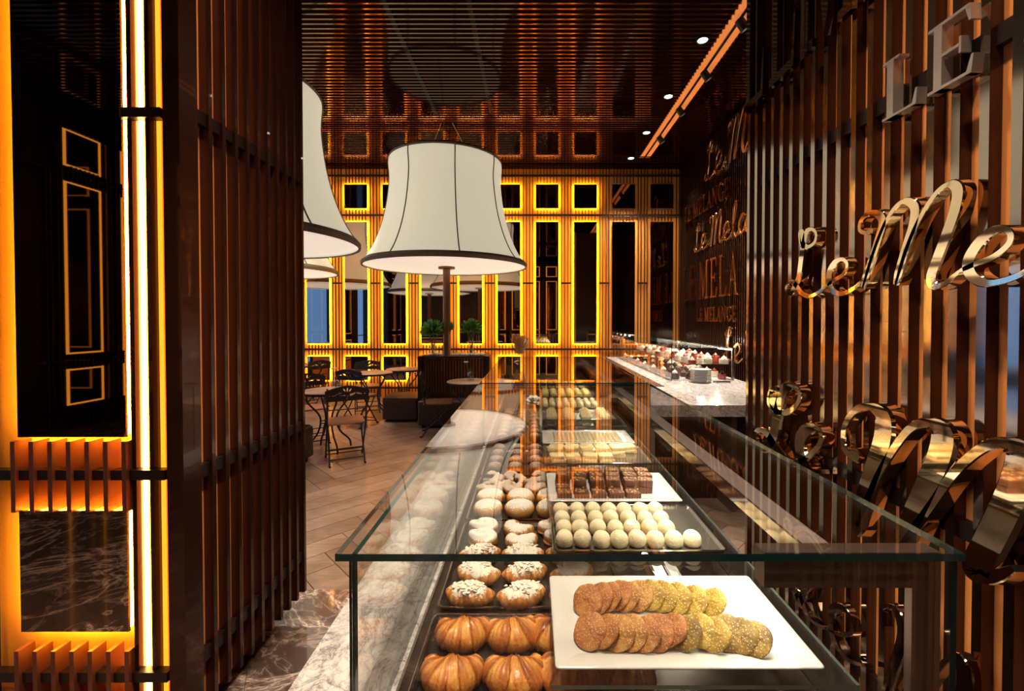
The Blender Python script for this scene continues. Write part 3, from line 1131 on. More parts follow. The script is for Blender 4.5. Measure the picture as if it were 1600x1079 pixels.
for lvl, z, x_a, x_b in ((0, cz0 + .002, cx0 + .08, cx1 - .10), (1, cz0 + .187, cx0 + .28, cx1 - .08)):
    n_y, n_x = 13, 4 if lvl == 0 else 3
    for iy in range(n_y):
        for ix in range(n_x):
            nm, mm = kinds[0 if lvl == 0 and (ix < 3) else (1 if (iy + ix) % 3 else 2)]
            x = x_a + (x_b - x_a) * ix / (n_x - 1)
            y = cy0 + .12 + (cy1 - cy0 - .25) * iy / (n_y - 1) + R.uniform(-.02, .02)
            r_ = R.uniform(.045, .058)
            lab = f'small {nm} cake, {"bottom" if lvl == 0 else "upper shelf"} of bar cabinet, {ORD[iy]} row, {ORD[ix]} from the left'
            K = thing('small_cake', lab, 'cake', (x, y, z), R.uniform(0, 3), f'{nm} cakes {"on the bottom" if lvl == 0 else "on the shelf"} of the bar cabinet')
            hh = R.uniform(.04, .07)
            build('sponge', MB().lathe([(r_ * .9, 0), (r_, .006), (r_ * .97, hh), (.001, hh)], 14, cap0=True), mm, K)
            build('topping', MB().lathe([(r_ * .6, hh - .001), (r_ * .55, hh + .015), (r_ * .25, hh + .03), (.001, hh + .045)], 12), kinds[(iy + ix + 1) % 2][1] if nm != 'cream' else BERRY if iy % 2 else CREAM, K)
# stack of plates and a folded pair of tongs
px_, py_ = 1.90, 4.98
for k in range(9):
    zz = BZ + k * .0165
    lab = 'white china plate on top of the stack on the marble bar' if k == 8 else f'white china plate in the stack on the marble bar, {ORD[k]} from the bottom'
    o = build('stacked_plate', MB().lathe([(.001, 0), (.07, 0), (.075, .004), (.113, .014), (.115, .018), (.110, .018), (.075, .009), (.001, .008)], 36), PORC, None, (px_, py_, zz))
    tag(o, lab, 'plate', 'plate stack on the bar')
T = thing('serving_tongs', 'black serving tongs lying beside the plate stack', 'tongs', (2.12, 4.95, BZ), radians(10))
for s_ in (-1, 1):
    build('arm', MB().tube([(-.10, 0, .012), (-.03, s_ * .022, .012), (.08, s_ * .016, .010), (.11, s_ * .004, .008)], .006, 6), BLACK, T)

# ------------------------------------------------------------------ pastry counter
DZ = .765                                            # deck level
K = thing('pastry_counter', 'long pastry counter with a white marble ledge under the glass case', 'counter', (0, 0, 0))
build('marble_ledge', MB().box(-.545, -.305, .55, 4.95, .735, .775), MARBLE, K, smooth=False)
build('deck', MB().box(-.300, .735, .55, 4.95, .74, DZ), DECK, K, smooth=False)
build('edge_strip', MB().box(-.304, -.298, .55, 4.95, .766, .778), STEEL, K, smooth=False)
build('service_strip', MB().box(.64, .735, .60, 4.95, DZ, DZ + .006), BLACK, K, smooth=False)
build('base_cabinet', MB().box(-.50, .72, .58, 4.90, .10, .735), DARKWALL, K, smooth=False)
build('plinth', MB().box(-.45, .68, .64, 4.85, 0, .10), BLACK, K, smooth=False)


def make_case():
    c = thing('glass_case', '-', 'display case', (0, 0, 0), 0, 'glass cases on the pastry counter')
    x0, x1, y0, y1, zt = -.345, .757, .765, 2.835, 1.192
    GM = [GLASS, GLASS_EDGE]
    build('glass_top', MB().box(x0, x1, y0, y1, zt - .013, zt, 0, 1), GM, c, smooth=False)
    zz = zt - .0135
    build('front_pane', MB().box(-.326, .755, .778, .790, .7755, zz, 0, 1), GM, c, smooth=False)
    build('left_pane', MB().box(-.326, -.316, .7905, y1 - .02, .7755, zz, 0, 1), GM, c, smooth=False)
    for yy in (.795, 2.77):
        build('metal_frame', MB().box(.421, .742, yy, yy + .035, zt - .078, zz).box(.690, .742, yy, yy + .016, DZ + .007, zt - .078), FRAME, c, smooth=False)
    pr = build('light_profile', MB().box(.506, .512, .832, 2.768, zt - .050, zz - .001, 0).box(.5121, .562, .832, 2.768, zt - .050, zz - .001, 1), [PROFILE, PROFTOP], c, smooth=False)
    build('led_strip', MB().box(.520, .555, .84, 2.76, zt - .056, zt - .0505), CASE_LED, pr, smooth=False)
    sh = build('glass_shelf', MB().box(.035, .635, .845, 2.76, .885, .893, 0, 1), [GLASS, PALE_EDGE], c, smooth=False)
    for yy in (.90, 1.50, 2.10, 2.70):
        for xx in (.20, .60):
            build('shelf_support', MB().box(xx, xx + .012, yy, yy + .10, DZ + .001, .884, 0), GLASS, sh, smooth=False)
    return c


case0 = make_case()
case0['label'] = 'nearest glass case with sharp corner, sheltering croissants and the sesame cookie platter'
case1 = copy_tree(case0, 'second glass case farther along the counter, holding rolls and puffs', (0, 2.115, 0))
for dy in (0, 2.115):
    lamp('case_light', 'AREA', (.48, 1.80 + dy, 1.130), 6.5, (1, .88, .68), (0, radians(-22), 0), shape='RECTANGLE', size=.05, size_y=1.9)
# row of added fill spots without fixtures, brightening the counter from above
for yy in (1.2, 2.2, 3.2, 4.4):
    lamp('counter_fill_spot', 'SPOT', (.1, yy - .1, H - .06), 80, (1, .86, .68), (0, 0, 0), spot_size=.62, spot_blend=.5, shadow_soft_size=.06)


def tray(name, label, x0, x1, y0, y1, z, body, rim, rimh=.016, grp=None):
    o = thing(name, label, 'tray', ((x0 + x1) / 2, (y0 + y1) / 2, z), 0, grp)
    a, b = (x1 - x0) / 2, (y1 - y0) / 2

    def lp(i, zz, r):
        return round_loop(-a + i, a - i, -b + i, b - i, max(r - i, .004), zz)
    build('tray_body', MB().loops([lp(.012, 0, .02), lp(.004, rimh * .8, .02), lp(.007, rimh * .8, .02), lp(.016, .003, .02)]), body, o)
    build('rolled_rim', MB().loops([lp(.005, rimh * .75, .02), lp(0, rimh * .85, .02), lp(0, rimh, .02), lp(.005, rimh * 1.08, .02), lp(.009, rimh, .02), lp(.008, rimh * .75, .02), lp(.005, rimh * .75, .02)], cap0=False, cap1=False), rim, o)
    return o


def platter(label, x0, x1, y0, y1, z):
    o = thing('serving_platter', label, 'plate', ((x0 + x1) / 2, (y0 + y1) / 2, z), 0, 'white rectangular platters')
    a, b = (x1 - x0) / 2, (y1 - y0) / 2

    def lp(i, zz, r):
        return round_loop(-a + i, a - i, -b + i, b - i, max(r - i, .003), zz)
    build('platter_body', MB().loops([lp(.05, 0, .02), lp(.02, .004, .012), lp(.002, .015, .010), lp(0, .018, .010), lp(.003, .020, .010), lp(.012, .0185, .01), lp(.045, .013, .02), lp(.050, .0095, .02), lp(.056, .008, .02)]), PORC, o, angle=0)
    return o


SHZ = .8935
LT = [('black baking tray of plain croissants at the front of the case', .80, 1.222),
      ('black baking tray of almond croissants, second on the deck', 1.245, 1.785),
      ('black baking tray of sugared buns, third on the deck', 1.802, 2.30),
      ('black baking tray of dark muffins, fourth on the deck', 2.32, 2.80),
      ('black baking tray of chocolate rounds, first in the second case', 2.93, 3.45),
      ('black baking tray of glazed rounds, second in the second case', 3.48, 4.0)]
for lab, a, b in LT:
    tray('baking_tray', lab, -.275, .265, a, b, DZ + .0005, TRAYM, CHROME, grp='baking trays on the counter deck')

# ---- dough shapes


def croissant_mesh(name, mat, bend, R_, rad, bands, seed, sug=0.0, point=.62, flat=.62, twist=0.0):
    rr = random.Random(seed)
    nu, nv = (130, 28) if not sug else (56, 22)
    ph = [rr.uniform(0, 6) for _ in range(6)]

    def fn(i, j):
        u = -1 + 2 * i / (nu - 1)
        v = 2 * pi * j / nv
        s = abs(u + .05 * sin(ph[5])) * bands + .28 * sin(v * 1 + ph[0] * (1 if u > 0 else -1)) + .35 + .22 * sin(ph[2] + 4.2 * u)
        fr = s - math.floor(s)
        env = max(cos(u * pi / 2), 0.0) ** point
        step = 1.0 + .15 * (.5 - fr)
        r = rad * (env * step * (1 + .05 * sin(ph[1] + 5 * u + v) + .035 * sin(ph[3] + 3 * v + 7 * u)) + .012)
        a = u * bend
        Rr = R_ * (1 + .05 * sin(ph[2] + 2 * u))
        c = Vector((Rr * sin(a), -Rr * cos(a) + R_ * (1 + cos(bend)) / 2, 0))
        t_ = Vector((cos(a), sin(a), 0))
        n_ = Vector((sin(a), -cos(a), 0))
        zz = sin(v) * r
        p = c + n_ * (cos(v) * r * 1.08)
        z = zz * .92 + rad * flat
        if z < 0:
            z = z * .12
        z = max(z, 0) if z > 0 else .0005
        tone = min(1, max(0, .9 - 1.0 * fr + .15 * sin(ph[3] + 3 * v))) * (0.55 + .45 * max(0, sin(v))) + .12
        if not sug:
            tone += .16 * sin(95 * u + 2.5 * sin(2 * v + ph[4])) * sin(13 * u + 3 * v + ph[1]) + .16 * sin(5 * u + 2 * v + ph[5])
            z += .0012 * sin(70 * u + 2.5 * sin(2 * v + ph[4])) * (1 if z > .004 else 0)
        sg = sug * max(0, sin(v)) ** 1.2 * (1.0 - .9 * abs(u) ** 1.6) + (.1 * sin(ph[4] + 9 * u) if sug else 0)
        return Vector((p.x, p.y, z)), tone, sg
    return MB().grid(fn, nu, nv).mesh(name, mat, True, 60)


def bun_mesh(name, mat, a, b, h, seed, sug=1.0, split=True, rough=.03):
    rr = random.Random(seed)
    ph = [rr.uniform(0, 6) for _ in range(6)]
    nu, nv = 22, 30

    def fn(i, j):
        e = -pi / 2 + pi * i / (nu - 1)
        v = 2 * pi * j / nv
        ce, se = cos(e), sin(e)
        ce = abs(ce) ** .75
        k = 1 + rough * (sin(3 * v + ph[0]) * ce + sin(2 * v + ph[1] + 2 * e))
        x, y = a * ce * cos(v) * k, b * ce * sin(v) * k
        z = h * .46 + h * (.54 if se > 0 else .46) * (se if se > 0 else -abs(se) ** .6)
        if split and se > 0:
            z -= h * .10 * math.exp(-(y / (b * .13)) ** 2) * ce ** .3
        tone = .55 - .35 * se + .15 * sin(4 * v + ph[2]) * ce
        return Vector((x, y, max(z, 0.0003))), max(0, tone), sug * max(0, se * 1.15 - .05)
    return MB().grid(fn, nu, nv).mesh(name, mat, True, 70)


def knot_mesh(name, mat, seed):
    rr = random.Random(seed)
    ph = rr.uniform(0, 6)
    nu, nv = 80, 12
    P = []
    for i in range(nu):
        t_ = i / (nu - 1)
        a = -2.6 + 5.6 * t_ + ph
        R_ = .040 * (1 - .40 * t_)
        P.append(Vector((R_ * cos(a) * 1.35, R_ * sin(a), .022 + .020 * t_ + .006 * sin(a * 2))))

    def fn(i, j):
        t_ = i / (nu - 1)
        d = (P[min(i + 1, nu - 1)] - P[max(i - 1, 0)]).normalized()
        s_ = d.cross(Vector((0, 0, 1))).normalized()
        up = s_.cross(d)
        v = 2 * pi * j / nv
        r = .0275 * (max(0, sin(pi * min(max(t_, .012), .988))) ** .35) * (1 + .12 * sin(3 * v + 34 * t_))
        p = P[i] + s_ * cos(v) * r + up * sin(v) * r * .9
        return Vector((p.x, p.y, max(p.z, .0003))), .5 - .4 * sin(3 * v + 34 * t_), max(0, sin(v)) * 1.05 + .05
    return MB().grid(fn, nu, nv).mesh(name, mat, True, 60)


def swirl_mesh(name, mat, seed):
    rr = random.Random(seed)
    ph = [rr.uniform(0, 6) for _ in range(4)]
    nu, nv = 30, 48

    def fn(i, j):
        e = -pi / 2 + pi * i / (nu - 1)
        v = 2 * pi * j / nv
        ce, se = abs(cos(e)) ** .6, sin(e)
        rho = ce if se > 0 else 1
        gro = (.5 + .5 * cos(2 * v + 9 * ce + ph[0])) if se > -.2 else 0
        k = 1 + .07 * sin(3 * v + ph[1]) - .10 * gro * ce
        z = .026 + (.026 * se if se > 0 else -.026 * abs(se) ** .5) - .010 * gro * max(0, se + .2)
        return Vector((.060 * ce * k * cos(v), .050 * ce * k * sin(v), max(z, .0003))), .2 + .6 * gro, max(0, se) * 1.3 - .35 * gro + .1
    return MB().grid(fn, nu, nv).mesh(name, mat, True, 70)


def spread(name, meshes, cat, spots, labf, grp, parts=None, jit=.18):
    for k, (x, y, z, a, lab) in enumerate(spots):
        o = link(name, meshes[k % len(meshes)], None, (x, y, z), (0, 0, a))
        tag(o, lab, cat, grp)
        if parts:
            parts(o, k)


R = random.Random(11)
TZ = DZ + .0045
# plain croissants: two horns pointing away
pl_m = [croissant_mesh('croissant', CRO, 2.0, .049, .041, 3.4, s, point=.78) for s in (1, 2, 3, 4)]
spots = []
rows = [(.885, (-.185, -.045, .10, .215)), (1.016, (-.185, -.043, .092, .21)), (1.148, (-.180, -.055, .068, .19))]
names = ['nearest row', 'middle row', 'far row']
for ri, (yy, xs) in enumerate(rows):
    for ci, xx in enumerate(xs):
        spots.append((xx, yy, TZ, R.uniform(-.25, .25), f'plain golden croissant in the front tray, {names[ri]}, {ORD[ci]} from the marble ledge'))
spread('croissant', pl_m, 'croissant', spots, None, 'plain croissants in the front tray')
# almond croissants
al_m = [croissant_mesh('almond_croissant', CROA, .62, .125, .037, 4.6, s, sug=1.25, point=.62) for s in (5, 6, 7, 8)]


def flakes(seed):
    q = random.Random(seed)
    mb = MB()
    for k in range(48):
        u = max(-1, min(1, q.gauss(0, .5)))
        uu = u * .62
        al = uu * .62
        r0 = .0385 * cos(uu * pi / 2) ** .62
        dy = q.uniform(-.75, .70) * r0
        x = .125 * sin(al)
        y = -.125 * cos(al) + .125 * (1 + cos(.62)) / 2 + dy
        z = .037 * .62 + .92 * sqrt(max(0, r0 * r0 - dy * dy)) + .001
        a = q.uniform(0, 3)
        l, w_ = q.uniform(.005, .010), q.uniform(.004, .007)
        tl = q.uniform(-.002, .003)
        c_, s_ = cos(a), sin(a)
        pts = [(l * c_, l * s_, tl), (-w_ * s_, w_ * c_, .001), (-l * c_, -l * s_, -tl), (w_ * s_, -w_ * c_, .001)]
        mb.add([(x + p[0], y + p[1], z + p[2]) for p in pts] + [(x + p[0], y + p[1], z + p[2] - .0015) for p in pts], [(0, 1, 2, 3), (7, 6, 5, 4), (0, 4, 5, 1), (1, 5, 6, 2), (2, 6, 7, 3), (3, 7, 4, 0)])
    return mb.mesh('almond_flakes', ALMF, False)


ALMF = plain('sugared_almond', (.88, .80, .70), .7, 0, .12, 120)
fl_m = [flakes(s) for s in (1, 2, 3)]


def add_flakes(o, k):
    tag(link('almond_flakes', fl_m[k % 3], o), kind='stuff')


spots = []
for ri, (yy, xs) in enumerate([(1.295, (-.185, -.030, .125)), (1.405, (-.175, -.025, .13)), (1.515, (-.18, -.035, .12))]):
    for ci, xx in enumerate(xs):
        spots.append((xx, yy, TZ, R.uniform(-.18, .30), f'almond croissant with white sugar crust, {ORD[ri]} row, {ORD[ci]} from the ledge'))
spread('almond_croissant', al_m, 'croissant', spots, None, 'almond croissants', add_flakes)
kn = [swirl_mesh('sugar_twist', TWIST, 1), croissant_mesh('sugar_twist', TWIST, 2.5, .036, .030, 4, 12, sug=1.3, point=.5), swirl_mesh('sugar_twist', TWIST, 3), croissant_mesh('sugar_twist', TWIST, 1.5, .045, .033, 4, 9, sug=1.3, point=.5)]
spots = []
for ri, (yy, xs) in enumerate([(1.625, (-.185, -.04, .10, .21)), (1.715, (-.19, -.05, .08, .20))]):
    for ci, xx in enumerate(xs):
        spots.append((xx, yy, TZ, R.uniform(-.6, .6), f'sugar-dusted twist behind the almond croissants, {ORD[ri]} row, {ORD[ci]} from the ledge'))
spread('sugar_twist', kn, 'pastry', spots, None, 'sugared twists')
bm_ = [bun_mesh('sugared_bun', BUN, .064, .054, .066, s, .95) for s in (1, 2, 3)]
spots = []
for ri, (yy, xs) in enumerate([(1.865, (-.19, -.055, .078, .20)), (1.985, (-.19, -.055, .08, .20))]):
    for ci, xx in enumerate(xs):
        spots.append((xx, yy, TZ, R.uniform(-.2, .2), f'plump split bun with powdered sugar, {["front", "back"][ri]} row of the third tray, {ORD[ci]} from the ledge'))
spread('sugared_bun', bm_, 'bun', spots, None, 'sugared buns')
sw = [knot_mesh('chocolate_swirl', SWIRL, s) for s in (7, 8, 9)]
spots = []
for ri, (yy, xs) in enumerate([(2.10, (-.20, -.09, .02, .13)), (2.21, (-.20, -.09, .02, .13))]):
    for ci, xx in enumerate(xs):
        spots.append((xx, yy, TZ, R.uniform(-3, 3), f'reddish brown swirl pastry behind the buns, {["front", "back"][ri]} row, {ORD[ci]} from the ledge'))
spread('chocolate_swirl', sw, 'pastry', spots, None, 'brown swirls behind the buns')
mf = [bun_mesh('dark_muffin', MUFFIN, .044, .044, .062, s, .62, False, .05) for s in (11, 12)]
for nm, cat, y0, lab0, grp, mm in (('dark_muffin', 'muffin', 2.38, 'dark sugar-dusted muffin on the fourth tray', 'dark muffins', mf),
                                   ('chocolate_round', 'pastry', 3.0, 'chocolate round low in the second case', 'chocolate rounds', mf),
                                   ('glazed_round', 'pastry', 3.55, 'glazed round low in the second case', 'glazed rounds', [bun_mesh('glazed_round', SWIRL, .046, .046, .05, 15, .3, False, .04)])):
    spots = []
    for ri in range(4):
        for ci in range(4):
            spots.append((-.205 + .112 * ci, y0 + .118 * ri, TZ, R.uniform(0, 6), f'{lab0}, {ORD[ri]} row, {ORD[ci]} from the ledge'))
    spread(nm, mm, cat, spots, None, grp)

# ---- upper shelf
P1 = platter('white platter of sesame cookies nearest the front glass', .045, .582, .862, 1.180, SHZ)
P2 = tray('display_tray', 'grey display tray of pale ball cookies behind the cookie platter', .063, .595, 1.315, 1.652, SHZ, TRAYG, CHROME, .014, 'display trays on the glass shelf')
P3 = platter('white platter of stacked brownies', .062, .575, 1.672, 1.985, SHZ)
P4 = tray('display_tray', 'grey display tray of almond squares behind the brownies', .063, .595, 2.13, 2.44, SHZ, TRAYG, CHROME, .014, 'display trays on the glass shelf')
P5 = platter('white platter of tiny tartlets at the far end of the first case', .058, .580, 2.465, 2.755, SHZ)


def cookie_mesh(mat, seed, r=.036):
    rr = random.Random(seed)
    ph = [rr.uniform(0, 6) for _ in range(4)]
    nu, nv = 15, 44
    prof = []
    for i in range(nu):
        e = -pi / 2 + pi * i / (nu - 1)
        prof.append((abs(cos(e)) ** .38, sin(e)))

    def fn(i, j):
        v = 2 * pi * j / nv
        ce, se = prof[i]
        if i == 0 or i == nu - 1:
            ce = 0.001
        k = 1 + .03 * sin(2 * v + ph[0]) + .02 * sin(5 * v + ph[1]) + rr.uniform(-.018, .018)
        rad_ = r * ce * k
        z = .0055 * se + rr.uniform(-.0012, .0012) + (.0025 * (1 - ce * ce) if se > 0 else 0)
        return Vector((rad_ * cos(v), rad_ * sin(v), z)), .45 + .3 * sin(3 * v + ph[2]) * ce, 0
    return MB().grid(fn, nu, nv).mesh('cookie', mat, True, 80)


cm = {m.name: [cookie_mesh(m, s + 5 * i, .037) for s in (1, 2, 3)] for i, m in enumerate((SESR, SESM, SESY, SESD))}


def cookies(pxs, rowname):
    for k, (px, py, mat) in enumerate(pxs):
        a, b = ray(px, py)
        z = SHZ + .034
        Y = (z - EYE) / b
        p = Vector((a * Y, Y, z))
        lab = f'{ {"sesame_cookie_red": "reddish sesame", "sesame_cookie_tan": "golden sesame", "pistachio_cookie": "yellow-green pistachio", "dark_pistachio_cookie": "dark pistachio"}[mat.name]} cookie, {ORD[k]} from the left in the {rowname} row on the white platter'
        me = cm[mat.name][k % 3]
        o = link('cookie', me, None, p, (radians(-24 if k else -16), radians(-30 if k else -14), R.uniform(-.1, .1)))
        o.rotation_euler = (radians(24 + R.uniform(-4, 4)), radians(-33 + R.uniform(-5, 5)), R.uniform(-.4, .4))
        tag(o, lab, 'cookie', 'cookies on the white platter')


bk = [(918, 938, SESR), (936, 934, SESR), (950, 932, SESR), (966, 929, SESR), (980, 931, SESM), (996, 930, SESM), (1014, 929, SESY), (1034, 931, SESY), (1056, 934, SESY), (1082, 937, SESY), (1112, 941, SESY)]
fr = [(922, 985, SESR), (944, 985, SESR), (966, 988, SESM), (986, 987, SESM), (1006, 990, SESR), (1026, 987, SESR), (1048, 983, SESR), (1070, 988, SESD), (1092, 984, SESY), (1114, 990, SESY), (1136, 988, SESD), (1156, 992, SESD), (1178, 998, SESD)]
cookies(list(reversed(bk)), 'back')
cookies(list(reversed(fr)), 'front')
for o in [q for q in COL.objects if q.name.startswith('cookie')]:
    o['label'] = o['label'].replace('from the left', 'from the right')

bl = [bun_mesh('ball_cookie', BALL, .0275, .0275, .048, s, 0, False, .03) for s in (21, 22, 23)]
spots = []
for ri, (py, xs) in enumerate([(838, (886, 914, 944, 972, 1000, 1028, 1057, 1080)), (818, (884, 912, 940, 967, 993, 1019, 1047)), (802, (882, 909, 936, 963, 990, 1015, 1040)), (790, (880, 904, 929, 954, 980, 1006, 1030))]):
    Y = [1.365, 1.437, 1.508, 1.578][ri]
    nn = len(xs)
    for ci in range(nn):
        X = .100 + .0565 * ci + ri * .001
        if ri > 0 and ci == 7:
            continue
        spots.append((X + R.uniform(-.002, .002), Y + R.uniform(-.004, .004), SHZ + .0035, R.uniform(0, 6), f'pale powdery ball cookie on grey tray, {ORD[ri]} row, {ORD[ci]} from the left'))
spread('ball_cookie', bl, 'cookie', spots, None, 'ball cookies on the display tray')


def brick(name, mat, a, b, h, seed, nuts=0, nutm=None):
    rr = random.Random(seed)
    nu, nv = 9, 7

    def fn(i, j):
        L = round_loop(-a, a, -b, b, .006, 0, 5)
        nn = len(L)
        k = j
        lv = [(.97, 0), (1, .12), (1.0, .85), (.95, 1.0), (.6, 1.0), (.25, 1.0), (.01, 1.0)][i]
        p = L[k]
        z = h * lv[1] + (rr.uniform(-.0015, .0015) if 0 < i < 6 else 0)
        return Vector((p[0] * lv[0] + rr.uniform(-.0012, .0012), p[1] * lv[0] + rr.uniform(-.0012, .0012), max(z, 0))), rr.uniform(.2, .7), 0
    mb = MB().grid(fn, 7, 24)
    return mb.mesh(name, mat, True, 45)


def nutmesh(seed, a, b, h, m, n=16):
    rr = random.Random(seed)
    mb = MB()
    for k in range(n):
        x, y = rr.uniform(-a, a) * .85, rr.uniform(-b, b) * .85
        s_ = rr.uniform(.003, .006)
        mb.lathe([(s_ * .8, 0), (s_, s_ * .5), (s_ * .5, s_), (.0003, s_ * 1.1)], 5, c=(x, y, h - .001))
    return mb.mesh('nut_pieces', m, False)


br = [brick('brownie', BROWNIE, .029, .0215, .026, s) for s in (1, 2, 3)]
bn = [nutmesh(s, .029, .0215, .026, NUT, 11) for s in (1, 2, 3)]


def addn(o, k):
    tag(link('nut_pieces', bn[k % 3], o), kind='stuff')


spots = []
for ri, (Y, lay, xs) in enumerate([(1.727, 1, (.125, .192, .259, .327, .395)), (1.785, 2, (.122, .190, .262, .330, .398, .455)), (1.842, 2, (.125, .195, .265, .335, .405, .468)), (1.90, 2, (.13, .20, .27, .34, .41, .47)), (1.95, 1, (.16, .23, .30, .37, .44))]):
    for L_ in range(lay):
        for ci, xx in enumerate(xs):
            if L_ and ci in (0,) and ri == 1:
                continue
            spots.append((xx + R.uniform(-.003, .003), Y + R.uniform(-.003, .003) + .004 * L_, SHZ + .0085 + .0275 * L_, R.uniform(-.08, .08), f'dark walnut brownie, {ORD[ri]} row, {ORD[ci]} from the left, {"upper" if L_ else "bottom"} layer'))
spread('brownie', br, 'brownie', spots, None, 'brownies on the platter', addn)
aq = [brick('almond_square', ALMSQ, .036, .034, .016, s) for s in (4, 5, 6)]
spots = []
for ri, (Y, lay, xs) in enumerate([(2.20, 2, (.125, .205, .285, .365)), (2.28, 3, (.12, .20, .28, .36, .44)), (2.36, 2, (.13, .21, .29, .37, .45, .52))]):
    for L_ in range(lay):
        for ci, xx in enumerate(xs):
            spots.append((xx + R.uniform(-.004, .004), Y + R.uniform(-.004, .004), SHZ + .0035 + .0165 * L_, R.uniform(-.15, .15), f'pale flecked almond square, {ORD[ri]} row, {ORD[ci]} from the left, {ORD[L_]} layer up'))
spread('almond_square', aq, 'pastry', spots, None, 'almond squares on the display tray')
ts_m = MB().lathe([(.0075, 0), (.0105, .010), (.0095, .012), (.0085, .009), (.001, .009)], 10, cap0=True).mesh('tartlet', TART, True)
tf_m = MB().lathe([(.0082, .0092), (.006, .012), (.001, .0135)], 8).mesh('filling', TARTF, True)
for ri in range(8):
    for ci in range(16):
        o = link('tartlet', ts_m, None, (.128 + .0252 * ci, 2.528 + .0235 * ri, SHZ + .0085))
        tag(o, f'tiny dark-filled tartlet on the far white platter, {ORD[ri]} row, {ORD[ci]} from the left', 'tartlet', 'tiny tartlets in rows on the platter')
        link('filling', tf_m, o)

# ---- second case shelf
rl = [croissant_mesh('pale_roll', ROLL, .35, .12, .026, 3, s, point=.45) for s in (31, 32)]
ec = [bun_mesh('eclair', ROLL, .024, .066, .045, s, 0, False, .02) for s in (33, 34)]
yp = [bun_mesh('yellow_puff', YELLOW, .034, .030, .04, s, 0, True, .06) for s in (35, 36)]
for nm, y0, lab in (('braided', 3.08, 'grey tray of pale braided rolls, first on the second case shelf'), ('eclair', 3.50, 'grey tray of pale eclairs, second on the second case shelf'), ('puff', 4.02, 'grey tray of yellow puffs, third on the second case shelf'), ('puffb', 4.52, 'grey tray of yellow puffs, last on the second case shelf')):
    tray('display_tray', lab, .063, .595, y0, y0 + .33, SHZ, TRAYG, CHROME, .014, 'display trays on the glass shelf')
spots = [(.14 + .125 * c, 3.135 + .075 * r_, SHZ + .0035, R.uniform(.2, .6), f'pale braided roll in the second case, {ORD[r_]} row, {ORD[c]} from the left') for r_ in range(4) for c in range(4)]
spread('pale_roll', rl, 'pastry', spots, None, 'braided rolls in the second case')
spots = [(.105 + .0575 * c, 3.585 + .15 * r_, SHZ + .0035, R.uniform(-.1, .1), f'pale oblong eclair in the second case, {ORD[r_]} row, {ORD[c]} from the left') for r_ in range(2) for c in range(8)]
spread('eclair', ec, 'pastry', spots, None, 'eclairs in the second case')
for ti, y0 in enumerate((4.06, 4.56)):
    spots = [(.12 + .078 * c, y0 + .02 + .08 * r_, SHZ + .0035, R.uniform(0, 3), f'yellow puff, {["third", "last"][ti]} tray of second case, {ORD[r_]} row, {ORD[c]} from the left') for r_ in range(4) for c in range(6)]
    spread('yellow_puff', yp, 'pastry', spots, None, 'yellow puffs in the second case')

# ---- things standing on the glass
G = thing('cinnamon_vase', 'footed glass vase filled with brown sticks on the far glass case', 'vase', (-.125, 4.30, 1.1925))
build('glass_bowl', MB().lathe([(.001, 0), (.055, 0), (.06, .006), (.02, .02), (.018, .05), (.045, .09), (.078, .17), (.088, .235), (.084, .235), (.074, .17), (.041, .093), (.001, .07)], 24), JAR, G)
stk = MB()
for k in range(46):
    a, r_ = R.uniform(0, 6.28), sqrt(R.random())
    b0 = Vector((.030 * r_ * cos(a), .030 * r_ * sin(a), .085))
    b1 = Vector((.078 * r_ * cos(a + .3), .078 * r_ * sin(a + .3), R.uniform(.22, .275)))
    stk.tube([b0, b1], .0055, 5)
tag(build('sticks', stk, STICK, G), kind='stuff')
G = thing('pebble_cube', 'small glass cube of white pebbles standing on the glass top', 'candle holder', (.001, 2.07, 1.1925), .1)
build('glass_cube', MB().box(-.04, .04, -.04, .04, 0, .006).box(-.04, -.036, -.04, .04, .0062, .085).box(.036, .04, -.04, .04, .0062, .085).box(-.0358, .0358, -.04, -.036, .0062, .085).box(-.0358, .0358, .036, .04, .0062, .085), JAR, G, smooth=False)
pb = MB()
for k in range(60):
    r_ = R.uniform(.006, .010)
    pb.lathe([(.0005, -r_ * .6), (r_, 0), (r_ * .7, r_ * .45), (.0005, r_ * .6)], 6, c=(R.uniform(-.027, .027), R.uniform(-.027, .027), R.uniform(.014, .05)))
tag(build('pebbles', pb, PEBBLE, G), kind='stuff')

# ------------------------------------------------------------------ raised letters on the walls
LX = 1.205                                                # front plane of the near letters


def stroke(mb, pts, thick, thin, depth, X0=LX, slope=0.0, n=9, sgn=1):
    """pts (y, z) in the wall plane; calligraphic ribbon with real thickness"""
    Q = crom([(p[0], p[1], 0) for p in pts], n)
    rings = []
    m = len(Q)
    for i, q in enumerate(Q):
        d = Q[min(i + 1, m - 1)] - Q[max(i - 1, 0)]
        if d.length < 1e-9:
            d = Vector((1, 0, 0))
        d.normalize()
        n_ = Vector((-d.y, d.x, 0))
        k = max(0.0, -d.y) ** .8
        w_ = thin + (thick - thin) * k
        t_ = min(i, m - 1 - i) / 5
        w_ *= .55 + .45 * min(1, t_)
        c = w_ * .10
        prof = [(-w_ / 2, c), (-w_ / 2 + c, 0), (w_ / 2 - c, 0), (w_ / 2, c), (w_ / 2, depth), (-w_ / 2, depth)]
        rings.append([(X0 + b, q.x + n_.x * a, q.y + n_.y * a) for a, b in prof])
    mb.loops(rings)
    return mb


def px_path(lst, sc, ox, oy, X=LX):
    out = []
    for x, y in lst:
        p = onX(ox + x / sc, oy + y / sc, X)
        out.append((p.y, p.z))
    return out


def mesh_smoothed(mb):
    return mb


